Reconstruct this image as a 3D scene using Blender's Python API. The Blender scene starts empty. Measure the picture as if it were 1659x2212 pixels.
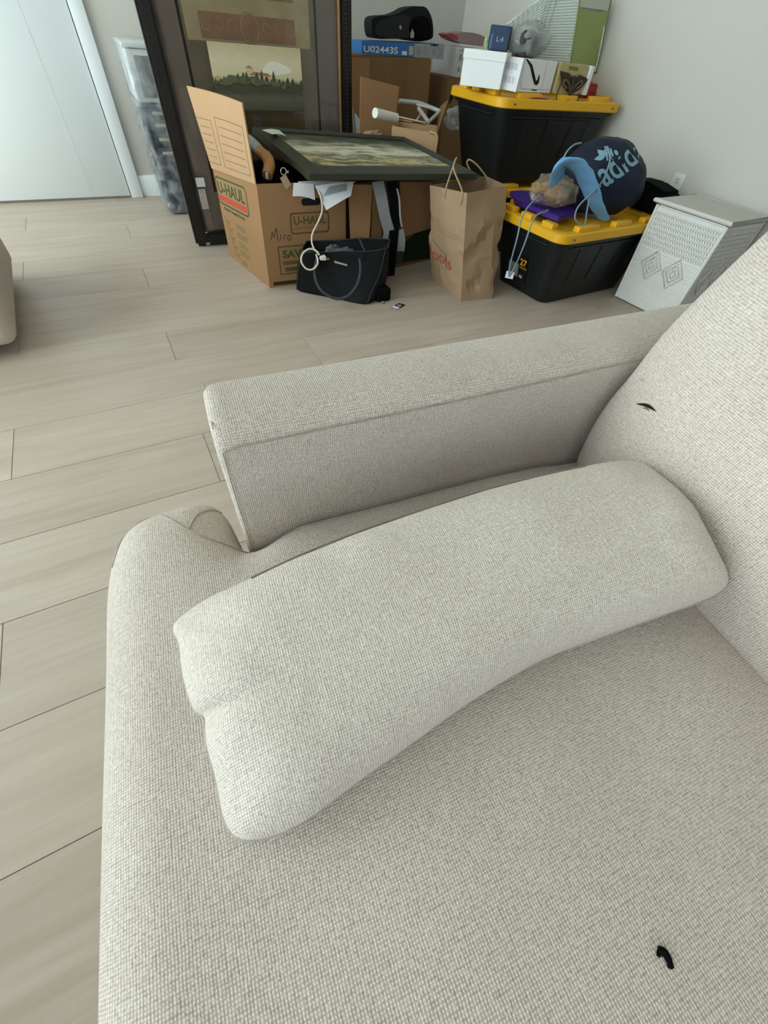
import bpy, bmesh, math, random
from mathutils import Vector, Matrix, noise

random.seed(7)
SC = bpy.context.scene
COL = SC.collection
PI = math.pi
R = math.radians

# ------------------------------------------------------------------ camera
cam_data = bpy.data.cameras.new('camera')
cam_data.sensor_fit = 'VERTICAL'
cam_data.sensor_height = 36.0
cam_data.lens = 871.335 / 2212.0 * 36.0
cam_data.clip_start = 0.02
cam = bpy.data.objects.new('camera', cam_data)
COL.objects.link(cam)
PITCH, ROLL, YAW, EYE = R(50.19), R(6.28), R(32.4), 0.88
_f = Vector((math.sin(YAW) * math.cos(PITCH), math.cos(YAW) * math.cos(PITCH), -math.sin(PITCH)))
_r = Vector((math.cos(YAW), -math.sin(YAW), 0))
_u = _r.cross(_f)
_r2 = _r * math.cos(ROLL) + _u * math.sin(ROLL)
_u2 = _u * math.cos(ROLL) - _r * math.sin(ROLL)
_m = Matrix((_r2, _u2, -_f)).transposed().to_4x4()
_m.translation = Vector((0, 0, EYE))
cam.matrix_world = _m
SC.camera = cam

# ------------------------------------------------------------------ light
SC.view_settings.view_transform = 'Standard'
SC.view_settings.look = 'None'
SC.view_settings.exposure = 0.0
SC.view_settings.gamma = 1.0
SC.view_settings.use_curve_mapping = False
world = bpy.data.worlds.new('sky')
SC.world = world
world.use_nodes = True
wn = world.node_tree.nodes
bg = wn['Background']
bg.inputs['Color'].default_value = (0.78, 0.92, 1.0, 1)
bg.inputs['Strength'].default_value = 2.5

def area(name, loc, rot, sx, sy, power, col):
    l = bpy.data.lights.new(name, 'AREA')
    l.shape = 'RECTANGLE'
    l.size, l.size_y, l.energy, l.color = sx, sy, power, col
    o = bpy.data.objects.new(name, l)
    o.location, o.rotation_euler = loc, rot
    COL.objects.link(o)
    return o

# daylight entering by the tall window in the left wall, then two added fill lights
area('window_daylight', (-1.66, 2.23, 1.20), (0, R(-90), 0), 2.15, 3.06, 72, (0.86, 1.0, 0.98))
area('near_fill_light', (-1.66, -0.55, 1.25), (0, R(-90), 0), 2.0, 1.8, 12.5, (0.86, 1.0, 0.98))  # added fill that brightens the sofa side
area('rear_fill_light', (-0.7, -2.06, 1.5), (R(-90), 0, R(180)), 1.5, 1.7, 2.5, (0.95, 1.0, 0.97))  # added weak fill from behind the camera

# ------------------------------------------------------------------ materials
def lin(c):
    c = c / 255.0
    return c / 12.92 if c <= 0.04045 else ((c + 0.055) / 1.055) ** 2.4

def rgb(h):
    h = h.lstrip('#')
    return tuple(lin(int(h[i:i + 2], 16)) for i in (0, 2, 4)) + (1.0,)

MATS = {}

def mat(name, base, rough=0.6, metal=0.0, var=0.12, scale=8.0, bump=0.0, bscale=60.0, spec=0.4, stretch=None,
        trans=0.0, alpha=1.0, sheen=0.0):
    """plain procedural surface: base colour varied by noise, with optional fine relief"""
    if name in MATS:
        return MATS[name]
    m = bpy.data.materials.new(name)
    m.use_nodes = True
    nt = m.node_tree
    b = nt.nodes['Principled BSDF']
    c = rgb(base)
    tc = nt.nodes.new('ShaderNodeTexCoord')
    mp = nt.nodes.new('ShaderNodeMapping')
    nt.links.new(tc.outputs['Object'], mp.inputs['Vector'])
    if stretch:
        mp.inputs['Scale'].default_value = stretch
    n = nt.nodes.new('ShaderNodeTexNoise')
    n.inputs['Scale'].default_value = scale
    n.inputs['Detail'].default_value = 4
    nt.links.new(mp.outputs['Vector'], n.inputs['Vector'])
    mx = nt.nodes.new('ShaderNodeMix')
    mx.data_type = 'RGBA'
    mx.inputs['A'].default_value = tuple(x * (1 - var) for x in c[:3]) + (1,)
    mx.inputs['B'].default_value = tuple(min(1, x * (1 + var)) for x in c[:3]) + (1,)
    nt.links.new(n.outputs['Fac'], mx.inputs['Factor'])
    nt.links.new(mx.outputs['Result'], b.inputs['Base Color'])
    b.inputs['Roughness'].default_value = rough
    b.inputs['Metallic'].default_value = metal
    b.inputs['Specular IOR Level'].default_value = spec
    b.inputs['Transmission Weight'].default_value = trans
    b.inputs['Alpha'].default_value = alpha
    if sheen:
        b.inputs['Sheen Weight'].default_value = sheen
    if bump:
        n2 = nt.nodes.new('ShaderNodeTexNoise')
        n2.inputs['Scale'].default_value = bscale
        n2.inputs['Detail'].default_value = 3
        nt.links.new(mp.outputs['Vector'], n2.inputs['Vector'])
        bp = nt.nodes.new('ShaderNodeBump')
        bp.inputs['Strength'].default_value = bump
        bp.inputs['Distance'].default_value = 0.004
        nt.links.new(n2.outputs['Fac'], bp.inputs['Height'])
        nt.links.new(bp.outputs['Normal'], b.inputs['Normal'])
    MATS[name] = m
    return m

def linen(name, light, dark, pitch=0.0026, bump=0.9):
    """loosely woven linen: two crossing yarn systems in UV metres, slubs and mottling"""
    m = bpy.data.materials.new(name)
    m.use_nodes = True
    nt = m.node_tree
    N, L = nt.nodes, nt.links
    b = N['Principled BSDF']
    uv = N.new('ShaderNodeUVMap')
    def noise_(sx, sy, detail=2.0):
        mp = N.new('ShaderNodeMapping')
        mp.inputs['Scale'].default_value = (sx, sy, 1)
        L.new(uv.outputs['UV'], mp.inputs['Vector'])
        n = N.new('ShaderNodeTexNoise')
        n.inputs['Scale'].default_value = 1.0
        n.inputs['Detail'].default_value = detail
        L.new(mp.outputs['Vector'], n.inputs['Vector'])
        return n.outputs['Fac']
    def math_(op, a, b_, clamp=False):
        x = N.new('ShaderNodeMath')
        x.operation = op
        x.use_clamp = clamp
        for i, v in enumerate((a, b_)):
            if isinstance(v, (int, float)):
                x.inputs[i].default_value = v
            else:
                L.new(v, x.inputs[i])
        return x.outputs[0]
    def wave(axis):
        w = N.new('ShaderNodeTexWave')
        w.wave_type = 'BANDS'
        w.bands_direction = axis
        w.wave_profile = 'SIN'
        w.inputs['Scale'].default_value = 2 * PI / (20 * pitch)
        w.inputs['Distortion'].default_value = 2.2
        w.inputs['Detail'].default_value = 2.0
        w.inputs['Detail Scale'].default_value = 0.35
        L.new(uv.outputs['UV'], w.inputs['Vector'])
        return w.outputs['Fac']
    wx, wy = wave('X'), wave('Y')
    weave = math_('ADD', math_('MULTIPLY', math_('MULTIPLY', wx, wy), 0.75), math_('MULTIPLY', math_('ADD', wx, wy), 0.22))
    slub_u = noise_(60, 480)
    slub_v = noise_(480, 60)
    fleck = noise_(330, 330, 3)
    h = math_('ADD', math_('MULTIPLY', weave, 0.42), math_('MULTIPLY', math_('ADD', math_('MULTIPLY', math_('ADD', slub_u, slub_v), 0.62), math_('MULTIPLY', fleck, 1.6)), 0.46))
    ramp = N.new('ShaderNodeMapRange')
    ramp.inputs['From Min'].default_value = 0.55
    ramp.inputs['From Max'].default_value = 1.10
    L.new(h, ramp.inputs['Value'])
    mx = N.new('ShaderNodeMix')
    mx.data_type = 'RGBA'
    mx.inputs['A'].default_value = rgb(dark)
    mx.inputs['B'].default_value = rgb(light)
    L.new(ramp.outputs['Result'], mx.inputs['Factor'])
    big = noise_(9, 9, 3)
    mot = N.new('ShaderNodeMix')
    mot.data_type = 'RGBA'
    mot.blend_type = 'MULTIPLY'
    mot.inputs['Factor'].default_value = 1.0
    cr = N.new('ShaderNodeValToRGB')
    cr.color_ramp.elements[0].position = 0.3
    cr.color_ramp.elements[0].color = (0.93, 0.92, 0.91, 1)
    cr.color_ramp.elements[1].position = 0.7
    cr.color_ramp.elements[1].color = (1, 1, 1, 1)
    L.new(big, cr.inputs['Fac'])
    L.new(mx.outputs['Result'], mot.inputs['A'])
    L.new(cr.outputs['Color'], mot.inputs['B'])
    L.new(mot.outputs['Result'], b.inputs['Base Color'])
    b.inputs['Roughness'].default_value = 0.95
    b.inputs['Specular IOR Level'].default_value = 0.12
    b.inputs['Sheen Weight'].default_value = 0.15
    bp = N.new('ShaderNodeBump')
    bp.inputs['Strength'].default_value = bump
    bp.inputs['Distance'].default_value = 0.0012
    L.new(h, bp.inputs['Height'])
    L.new(bp.outputs['Normal'], b.inputs['Normal'])
    return m

def plank_material():
    m = bpy.data.materials.new('pale oak plank')
    m.use_nodes = True
    nt = m.node_tree
    N, L = nt.nodes, nt.links
    b = N['Principled BSDF']
    tc = N.new('ShaderNodeTexCoord')
    oi = N.new('ShaderNodeObjectInfo')
    ad = N.new('ShaderNodeVectorMath')
    ad.operation = 'ADD'
    cb = N.new('ShaderNodeCombineXYZ')
    mu = N.new('ShaderNodeMath')
    mu.operation = 'MULTIPLY'
    mu.inputs[1].default_value = 37.0
    L.new(oi.outputs['Random'], mu.inputs[0])
    L.new(mu.outputs[0], cb.inputs['X'])
    L.new(mu.outputs[0], cb.inputs['Z'])
    L.new(tc.outputs['Object'], ad.inputs[0])
    L.new(cb.outputs[0], ad.inputs[1])
    def nz(sc, detail, dist=0.0):
        mp = N.new('ShaderNodeMapping')
        mp.inputs['Scale'].default_value = sc
        L.new(ad.outputs[0], mp.inputs['Vector'])
        n = N.new('ShaderNodeTexNoise')
        n.inputs['Scale'].default_value = 1
        n.inputs['Detail'].default_value = detail
        n.inputs['Distortion'].default_value = dist
        L.new(mp.outputs['Vector'], n.inputs['Vector'])
        return n.outputs['Fac']
    g1 = nz((2.2, 55, 1), 6, 0.6)
    g2 = nz((1.2, 9, 1), 3, 1.2)
    cr = N.new('ShaderNodeValToRGB')
    e = cr.color_ramp.elements
    e[0].position, e[0].color = 0.32, rgb('#ab9b8b')
    e[1].position, e[1].color = 0.66, rgb('#bfb1a2')
    mixf = N.new('ShaderNodeMath')
    mixf.operation = 'MULTIPLY_ADD'
    L.new(g2, mixf.inputs[0])
    mixf.inputs[1].default_value = 0.6
    sc_ = N.new('ShaderNodeMath')
    sc_.operation = 'MULTIPLY'
    sc_.inputs[1].default_value = 0.4
    L.new(g1, sc_.inputs[0])
    L.new(sc_.outputs[0], mixf.inputs[2])
    L.new(mixf.outputs[0], cr.inputs['Fac'])
    hs = N.new('ShaderNodeHueSaturation')
    mr = N.new('ShaderNodeMapRange')
    mr.inputs['To Min'].default_value = 0.94
    mr.inputs['To Max'].default_value = 1.05
    L.new(oi.outputs['Random'], mr.inputs['Value'])
    L.new(mr.outputs['Result'], hs.inputs['Value'])
    L.new(cr.outputs['Color'], hs.inputs['Color'])
    L.new(hs.outputs['Color'], b.inputs['Base Color'])
    b.inputs['Roughness'].default_value = 0.42
    b.inputs['Specular IOR Level'].default_value = 0.35
    bp = N.new('ShaderNodeBump')
    bp.inputs['Strength'].default_value = 0.12
    bp.inputs['Distance'].default_value = 0.002
    L.new(g1, bp.inputs['Height'])
    L.new(bp.outputs['Normal'], b.inputs['Normal'])
    return m

def film(name, tint='#e8eef2', clear=0.55, rough=0.12):
    """crumpled clear plastic: part see-through, part glossy film"""
    m = bpy.data.materials.new(name)
    m.use_nodes = True
    nt = m.node_tree
    N, L = nt.nodes, nt.links
    b = N['Principled BSDF']
    b.inputs['Base Color'].default_value = rgb(tint)
    b.inputs['Roughness'].default_value = rough
    b.inputs['Specular IOR Level'].default_value = 0.8
    tr = N.new('ShaderNodeBsdfTransparent')
    ms = N.new('ShaderNodeMixShader')
    tc = N.new('ShaderNodeTexCoord')
    n = N.new('ShaderNodeTexNoise')
    n.inputs['Scale'].default_value = 14
    n.inputs['Detail'].default_value = 5
    n.inputs['Distortion'].default_value = 0.4
    L.new(tc.outputs['Object'], n.inputs['Vector'])
    mr = N.new('ShaderNodeMapRange')
    mr.inputs['From Min'].default_value = 0.35
    mr.inputs['From Max'].default_value = 0.7
    mr.inputs['To Min'].default_value = min(1.0, clear + 0.25)
    mr.inputs['To Max'].default_value = max(0.0, clear - 0.3)
    L.new(n.outputs['Fac'], mr.inputs['Value'])
    L.new(mr.outputs['Result'], ms.inputs['Fac'])
    L.new(b.outputs['BSDF'], ms.inputs[1])
    L.new(tr.outputs['BSDF'], ms.inputs[2])
    L.new(ms.outputs[0], N['Material Output'].inputs['Surface'])
    bp = N.new('ShaderNodeBump')
    bp.inputs['Strength'].default_value = 0.3
    bp.inputs['Distance'].default_value = 0.006
    L.new(n.outputs['Fac'], bp.inputs['Height'])
    L.new(bp.outputs['Normal'], b.inputs['Normal'])
    return m

def glass_pane(name):
    m = bpy.data.materials.new(name)
    m.use_nodes = True
    nt = m.node_tree
    N, L = nt.nodes, nt.links
    gl = N.new('ShaderNodeBsdfGlossy')
    gl.inputs['Roughness'].default_value = 0.02
    tr = N.new('ShaderNodeBsdfTransparent')
    fr = N.new('ShaderNodeFresnel')
    fr.inputs['IOR'].default_value = 1.5
    ms = N.new('ShaderNodeMixShader')
    L.new(fr.outputs[0], ms.inputs['Fac'])
    L.new(tr.outputs[0], ms.inputs[1])
    L.new(gl.outputs[0], ms.inputs[2])
    L.new(ms.outputs[0], N['Material Output'].inputs['Surface'])
    return m

WALL = mat('wall paint', '#cfccc4', 0.8, var=0.015, scale=3, spec=0.2)
CEIL = mat('ceiling paint', '#e6e4de', 0.9, var=0.02, spec=0.1)
TRIMW = mat('white trim paint', '#e9eef0', 0.45, var=0.015)
DOORW = mat('white door paint', '#eaf0f2', 0.42, var=0.015)
GAP = mat('dark joint', '#5a4d40', 0.9)
PLANK = plank_material()
LINEN = linen('sofa linen', '#e6dbcf', '#a79b90')
LINEN_P = linen('pillow linen', '#ece3d8', '#b6aa9e', pitch=0.0023)
PIPE = mat('linen welt', '#b4aca1', 0.95, var=0.2, scale=300, bump=0.4, bscale=900, spec=0.1)
THREAD = mat('seam shadow thread', '#a0978a', 0.95, var=0.2, scale=300, spec=0.1)
CARD = mat('kraft cardboard', '#9b7653', 0.85, var=0.10, scale=5, bump=0.15, bscale=40, spec=0.2)
CARD_L = mat('light kraft cardboard', '#ba9672', 0.85, var=0.08, scale=6, bump=0.1, spec=0.2)
CARD_D = mat('old brown cardboard', '#7d6041', 0.85, var=0.12, scale=4, bump=0.15, bscale=30, spec=0.2)
CARD_EDGE = mat('corrugated edge', '#c9a57c', 0.9, var=0.25, scale=120, spec=0.1)
KRAFT = mat('kraft paper', '#a1866a', 0.8, var=0.08, scale=9, bump=0.3, bscale=25, spec=0.25)
INK_G = mat('green ink', '#3f5a38', 0.8, var=0.2, scale=60, spec=0.1)
INK_R = mat('red ink', '#b5523f', 0.8, var=0.2, scale=60, spec=0.1)
INK_K = mat('black ink', '#2a2825', 0.8, var=0.2, scale=60, spec=0.1)
INK_F = mat('faint green print', '#7d7350', 0.85, var=0.3, scale=60, spec=0.1)
INK_DG = mat('dark green print', '#22351f', 0.8, var=0.2, spec=0.1)
BLACKP = mat('black plastic', '#14171a', 0.45, var=0.15, scale=20, bump=0.08, bscale=300, spec=0.4)
YELLOWP = mat('yellow plastic', '#e5ac1a', 0.42, var=0.05, scale=6, bump=0.04, bscale=200)
GROOVE = mat('groove black', '#060708', 0.6)
LEATHER = mat('black leather', '#0d0f12', 0.6, var=0.2, scale=30, bump=0.2, bscale=350, spec=0.2)
LEATHER_E = mat('grey leather edge', '#34363b', 0.5, var=0.15, scale=60, spec=0.3)
BLACKC = mat('black cloth', '#0b0b0d', 0.95, var=0.3, scale=30, bump=0.3, bscale=80, spec=0.1)
STEEL = mat('brushed metal', '#b9b9b4', 0.3, metal=1.0, var=0.08, scale=30)
CHROME = mat('polished metal', '#e6e6e4', 0.12, metal=1.0, var=0.02)
GOLD = mat('gilt lip', '#c39a63', 0.35, metal=0.7, var=0.2, scale=30)
FRAMEW = mat('black brown frame wood', '#1b1714', 0.4, var=0.35, scale=14, bump=0.3, bscale=70, spec=0.4)
FRAMEB = mat('black carved beading', '#101012', 0.35, var=0.3, scale=60, bump=0.5, bscale=160, spec=0.5)
MATB = mat('brown picture mat', '#a5978a', 0.8, var=0.12, scale=3)
MATB2 = mat('dark fillet', '#332b24', 0.7, var=0.2)
PAPER = mat('white paper', '#dcdcdf', 0.85, var=0.03)
WHITEBOX = mat('white box card', '#e9ecea', 0.7, var=0.02)
WHITEPL = mat('white plastic', '#dcd8cd', 0.4, var=0.03)
CABLE = mat('off white cable', '#d2cab8', 0.45, var=0.05)
GREY_PR = mat('grey print', '#8e9092', 0.8, var=0.3, scale=90)
HAMPER = mat('white woven cane', '#e6e6e2', 0.6, var=0.05, scale=40, bump=0.35, bscale=160, spec=0.3)
GLASS = glass_pane('clear glass')
FILM = film('clear film')
FILM2 = film('cloudy film', '#c9d1d6', clear=0.72, rough=0.2)

# ------------------------------------------------------------------ helpers
def tag(o, label=None, cat=None, group=None, kind=None):
    for k, v in (('label', label), ('category', cat), ('group', group), ('kind', kind)):
        if v:
            o[k] = v
    return o

def thing(name, label, cat, loc=(0, 0, 0), rz=0.0, group=None):
    o = bpy.data.objects.new(name, None)
    o.empty_display_size = 0.05
    o.location = loc
    o.rotation_euler = (0, 0, rz)
    COL.objects.link(o)
    return tag(o, label, cat, group)

def link_mesh(name, me, m, parent=None, loc=None):
    o = bpy.data.objects.new(name, me)
    COL.objects.link(o)
    if m is not None:
        me.materials.append(m)
    if parent is not None:
        o.parent = parent
    if loc is not None:
        o.location = loc
    return o

def box_uv(bm, rot=0.0):
    uvl = bm.loops.layers.uv.verify()
    c, s = math.cos(rot), math.sin(rot)
    for f in bm.faces:
        n = f.normal
        ax = max(range(3), key=lambda i: abs(n[i]))
        for lp in f.loops:
            p = lp.vert.co
            if ax == 2:
                lp[uvl].uv = (p.x * c + p.y * s, -p.x * s + p.y * c)
            elif ax == 0:
                lp[uvl].uv = (p.y, p.z)
            else:
                lp[uvl].uv = (p.x, p.z)

def finish(name, bm, m, parent=None, smooth=True, angle=40, loc=None, uvrot=0.0, recalc=True):
    if recalc:
        bmesh.ops.recalc_face_normals(bm, faces=bm.faces[:])
    bm.normal_update()
    box_uv(bm, uvrot)
    if smooth:
        for f in bm.faces:
            f.smooth = True
        ca = R(angle)
        for e in bm.edges:
            if len(e.link_faces) == 2 and e.calc_face_angle(0) > ca:
                e.smooth = False
    me = bpy.data.meshes.new(name)
    bm.to_mesh(me)
    bm.free()
    return link_mesh(name, me, m, parent, loc)

def add_box(bm, lo, hi, bev=0.0, seg=2, M=None):
    r = bmesh.ops.create_cube(bm, size=1.0)
    vs = r['verts']
    for v in vs:
        v.co = Vector(((lo[0] + hi[0]) / 2 + v.co.x * (hi[0] - lo[0]),
                       (lo[1] + hi[1]) / 2 + v.co.y * (hi[1] - lo[1]),
                       (lo[2] + hi[2]) / 2 + v.co.z * (hi[2] - lo[2])))
    if bev:
        es = list({e for v in vs for e in v.link_edges})
        g = bmesh.ops.bevel(bm, geom=es, offset=bev, segments=seg, affect='EDGES', profile=0.5)
        vs = list({v for f in g['faces'] for v in f.verts} | {v for v in vs if v.is_valid})
    if M is not None:
        for v in vs:
            v.co = M @ v.co
    return vs

def box(name, lo, hi, m, parent=None, bev=0.003, seg=2, M=None):
    bm = bmesh.new()
    add_box(bm, lo, hi, bev, seg, M)
    return finish(name, bm, m, parent)

def add_hexa(bm, lower, upper, bev=0.0):
    """box from 4 lower and 4 upper corner points (same winding)"""
    v = [bm.verts.new(Vector(p)) for p in list(lower) + list(upper)]
    fs = [bm.faces.new((v[3], v[2], v[1], v[0])), bm.faces.new((v[4], v[5], v[6], v[7]))]
    for i in range(4):
        j = (i + 1) % 4
        fs.append(bm.faces.new((v[i], v[j], v[j + 4], v[i + 4])))
    if bev:
        es = list({e for f in fs for e in f.edges})
        bmesh.ops.bevel(bm, geom=es, offset=bev, segments=2, affect='EDGES')

def hexa(name, lower, upper, m, parent=None, bev=0.002):
    bm = bmesh.new()
    add_hexa(bm, lower, upper, bev)
    return finish(name, bm, m, parent)

def add_tube(bm, pts, rad, n=8, closed=False, caps=True, flat=1.0, up=None):
    pts = [Vector(p) for p in pts]
    k = len(pts)
    rads = rad if isinstance(rad, (list, tuple)) else [rad] * k
    rings = []
    prev = None
    for i, p in enumerate(pts):
        a = pts[(i - 1) % k] if (closed or i > 0) else pts[i]
        b = pts[(i + 1) % k] if (closed or i < k - 1) else pts[i]
        t = (b - a).normalized()
        if prev is None:
            ref = Vector(up) if up else (Vector((0, 0, 1)) if abs(t.z) < 0.9 else Vector((1, 0, 0)))
            x = t.cross(ref).normalized()
        else:
            x = (prev - t * prev.dot(t)).normalized()
        prev = x
        y = t.cross(x).normalized()
        rings.append([bm.verts.new(p + (x * math.cos(2 * PI * j / n) + y * flat * math.sin(2 * PI * j / n)) * rads[i]) for j in range(n)])
    for i in range(k if closed else k - 1):
        A, B = rings[i], rings[(i + 1) % k]
        for j in range(n):
            bm.faces.new((A[j], A[(j + 1) % n], B[(j + 1) % n], B[j]))
    if caps and not closed:
        bm.faces.new(list(reversed(rings[0])))
        bm.faces.new(rings[-1])

def smooth_path(pts, n=8, closed=False):
    """Catmull-Rom through the points"""
    P = [Vector(p) for p in pts]
    k = len(P)
    out = []
    for i in range(k if closed else k - 1):
        p0 = P[(i - 1) % k] if (closed or i > 0) else P[0] * 2 - P[1]
        p1, p2 = P[i], P[(i + 1) % k]
        p3 = P[(i + 2) % k] if (closed or i < k - 2) else P[-1] * 2 - P[-2]
        for s in range(n):
            t = s / n
            out.append(0.5 * ((2 * p1) + (p2 - p0) * t + (2 * p0 - 5 * p1 + 4 * p2 - p3) * t * t + (3 * p1 - p0 - 3 * p2 + p3) * t ** 3))
    if not closed:
        out.append(P[-1])
    return out

def tube(name, pts, rad, m, parent=None, n=8, closed=False, sm=6, flat=1.0, up=None):
    bm = bmesh.new()
    add_tube(bm, smooth_path(pts, sm, closed) if sm else pts, rad, n, closed, True, flat, up)
    return finish(name, bm, m, parent, angle=60)

def sheet(name, fn, nu, nv, m, parent=None, thick=0.0008, smooth=True, angle=40):
    """thin solid sheet P(u,v), u,v in 0..1"""
    bm = bmesh.new()
    G = [[Vector(fn(i / nu, j / nv)) for j in range(nv + 1)] for i in range(nu + 1)]
    top, bot = {}, {}
    for i in range(nu + 1):
        for j in range(nv + 1):
            a = G[min(i + 1, nu)][j] - G[max(i - 1, 0)][j]
            b = G[i][min(j + 1, nv)] - G[i][max(j - 1, 0)]
            nn = a.cross(b)
            nn = nn.normalized() if nn.length > 1e-12 else Vector((0, 0, 1))
            top[i, j] = bm.verts.new(G[i][j] + nn * thick / 2)
            bot[i, j] = bm.verts.new(G[i][j] - nn * thick / 2)
    for i in range(nu):
        for j in range(nv):
            bm.faces.new((top[i, j], top[i + 1, j], top[i + 1, j + 1], top[i, j + 1]))
            bm.faces.new((bot[i, j], bot[i, j + 1], bot[i + 1, j + 1], bot[i + 1, j]))
    for i in range(nu):
        bm.faces.new((top[i, 0], bot[i, 0], bot[i + 1, 0], top[i + 1, 0]))
        bm.faces.new((top[i, nv], top[i + 1, nv], bot[i + 1, nv], bot[i, nv]))
    for j in range(nv):
        bm.faces.new((top[0, j], top[0, j + 1], bot[0, j + 1], bot[0, j]))
        bm.faces.new((top[nu, j], bot[nu, j], bot[nu, j + 1], top[nu, j + 1]))
    return finish(name, bm, m, parent, smooth, angle)

class Face:
    """a four-cornered surface seen from outside: lower left, lower right, upper right, upper left"""
    def __init__(s, A, B, C, D):
        s.A, s.B, s.C, s.D = map(Vector, (A, B, C, D))
        s.n = (s.B - s.A).cross(s.D - s.A).normalized()
    def at(s, u, v, off=0.0):
        return (s.A * (1 - u) * (1 - v) + s.B * u * (1 - v) + s.C * u * v + s.D * (1 - u) * v) + s.n * off
    def panel(s, name, m, parent, thick=0.004, inset=0.0):
        return sheet(name, lambda a, b: s.at(a, b, -thick / 2), 4, 4, m, parent, thick)
    def poly(s, name, pts, m, parent, off=0.0006, n=1):
        bm = bmesh.new()
        lo = [bm.verts.new(s.at(u, v, off * 0.1)) for u, v in pts]
        hi = [bm.verts.new(s.at(u, v, off)) for u, v in pts]
        bm.faces.new(hi)
        for i in range(len(pts)):
            j = (i + 1) % len(pts)
            bm.faces.new((lo[i], lo[j], hi[j], hi[i]))
        return finish(name, bm, m, parent, smooth=False, recalc=False)
    def strokes(s, name, lines, w, m, parent, off=0.0007, kind=None):
        """several ink lines in one mesh; w is in metres"""
        bm = bmesh.new()
        for ln in lines:
            P = [s.at(u, v, off) for u, v in ln]
            for a, b in zip(P, P[1:]):
                d = (b - a)
                if d.length < 1e-9:
                    continue
                d.normalize()
                q = d.cross(s.n) * w / 2
                e = d * w * 0.4
                bm.faces.new([bm.verts.new(x) for x in (a - e - q, b + e - q, b + e + q, a - e + q)])
        return finish(name, bm, m, parent, smooth=False, recalc=False)
    def text(s, body, u, v, w, h, m, parent, name='lettering', off=0.0008, bold=0.0, slant=0.0):
        """lettering stretched into the box at (u, v) of size w by h"""
        cu = bpy.data.curves.new('lettering', 'FONT')
        cu.body = body
        cu.offset = bold
        cu.resolution_u = 3
        ob = bpy.data.objects.new('lettering', cu)
        COL.objects.link(ob)
        dg = bpy.context.evaluated_depsgraph_get()
        me = bpy.data.meshes.new_from_object(ob.evaluated_get(dg))
        bpy.data.objects.remove(ob)
        bpy.data.curves.remove(cu)
        xs = [q.co.x for q in me.vertices]
        ys = [q.co.y for q in me.vertices]
        x0, x1, y0, y1 = min(xs), max(xs), min(ys), max(ys)
        for q in me.vertices:
            a = (q.co.x - x0) / (x1 - x0)
            b = (q.co.y - y0) / (y1 - y0)
            q.co = s.at(u + w * a, v + h * b + slant * a, off)
        me.materials.clear()
        return link_mesh(name, me, m, parent)

def rring(cx, cy, hx, hy, r, z, n=5, rz=0.0):
    """rounded rectangle ring of points"""
    out = []
    for k, (sx, sy) in enumerate(((1, 1), (-1, 1), (-1, -1), (1, -1))):
        for i in range(n + 1):
            a = PI / 2 * (k + i / n)
            x = sx * (hx - r) + r * math.cos(a)
            y = sy * (hy - r) + r * math.sin(a)
            out.append(Vector((cx + x * math.cos(rz) - y * math.sin(rz), cy + x * math.sin(rz) + y * math.cos(rz), z)))
    return out

def loft(bm, rings, cap0=True, cap1=True):
    V = [[bm.verts.new(p) for p in r] for r in rings]
    n = len(V[0])
    for A, B in zip(V, V[1:]):
        for j in range(n):
            bm.faces.new((A[j], A[(j + 1) % n], B[(j + 1) % n], B[j]))
    if cap0:
        bm.faces.new(list(reversed(V[0])))
    if cap1:
        bm.faces.new(V[-1])
    return V

def seg_dist(p, a, b):
    ab = b - a
    t = max(0.0, min(1.0, (p - a).dot(ab) / max(1e-12, ab.length_squared)))
    return (p - (a + ab * t)).length

def poly_dist(p, poly):
    return min(seg_dist(p, poly[i], poly[(i + 1) % len(poly)]) for i in range(len(poly)))

# ================================================================== the room
WX, WY, LX, FY, CH = 2.664, 3.856, -1.75, -2.20, 2.60

def struct(o):
    o['kind'] = 'structure'
    return o

floor = struct(box('floor', (LX - 0.1, FY - 0.1, -0.06), (WX + 0.1, WY + 0.1, -0.0035), GAP, bev=0))
# planks: one object each, three-row stagger
PW, PL, PG = 0.236, 1.545, 0.0012
plank_cache = {}
def plank_mesh(length, PW=0.236):
    key = (round(length, 3), round(PW, 3))
    if key not in plank_cache:
        bm = bmesh.new()
        add_box(bm, (PG / 2, PG / 2, -0.003), (length - PG / 2, PW - PG / 2, 0.0), 0)
        bm.normal_update()
        bmesh.ops.bevel(bm, geom=[e for e in bm.edges if all(v.co.z > -0.001 for v in e.verts)], offset=0.0007, segments=1, affect='EDGES')
        me = bpy.data.meshes.new('plank')
        bm.to_mesh(me)
        bm.free()
        me.materials.append(PLANK)
        plank_cache[key] = me
    return plank_cache[key]
row = -11
while True:
    y0 = 0.21 + row * PW
    if y0 > WY - 0.02:
        break
    x = (0.010, -0.505, 0.525)[row % 3] - 3 * PL
    while x < WX:
        a, b = max(x, LX), min(x + PL, WX)
        if b - a > 0.02:
            o = bpy.data.objects.new('plank', plank_mesh(b - a, min(PW, WY - y0)))
            COL.objects.link(o)
            o.parent = floor
            o.location = (a, y0, 0)
        x += PL
    row += 1

struct(box('ceiling', (LX - 0.1, FY - 0.1, CH), (WX + 0.1, WY + 0.1, CH + 0.1), CEIL, bev=0))
struct(box('wall_back', (LX - 0.1, WY, -0.06), (WX + 0.1, WY + 0.1, CH), WALL, bev=0))
struct(box('wall_right', (WX, FY, -0.06), (WX + 0.1, WY, CH), WALL, bev=0))

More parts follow.
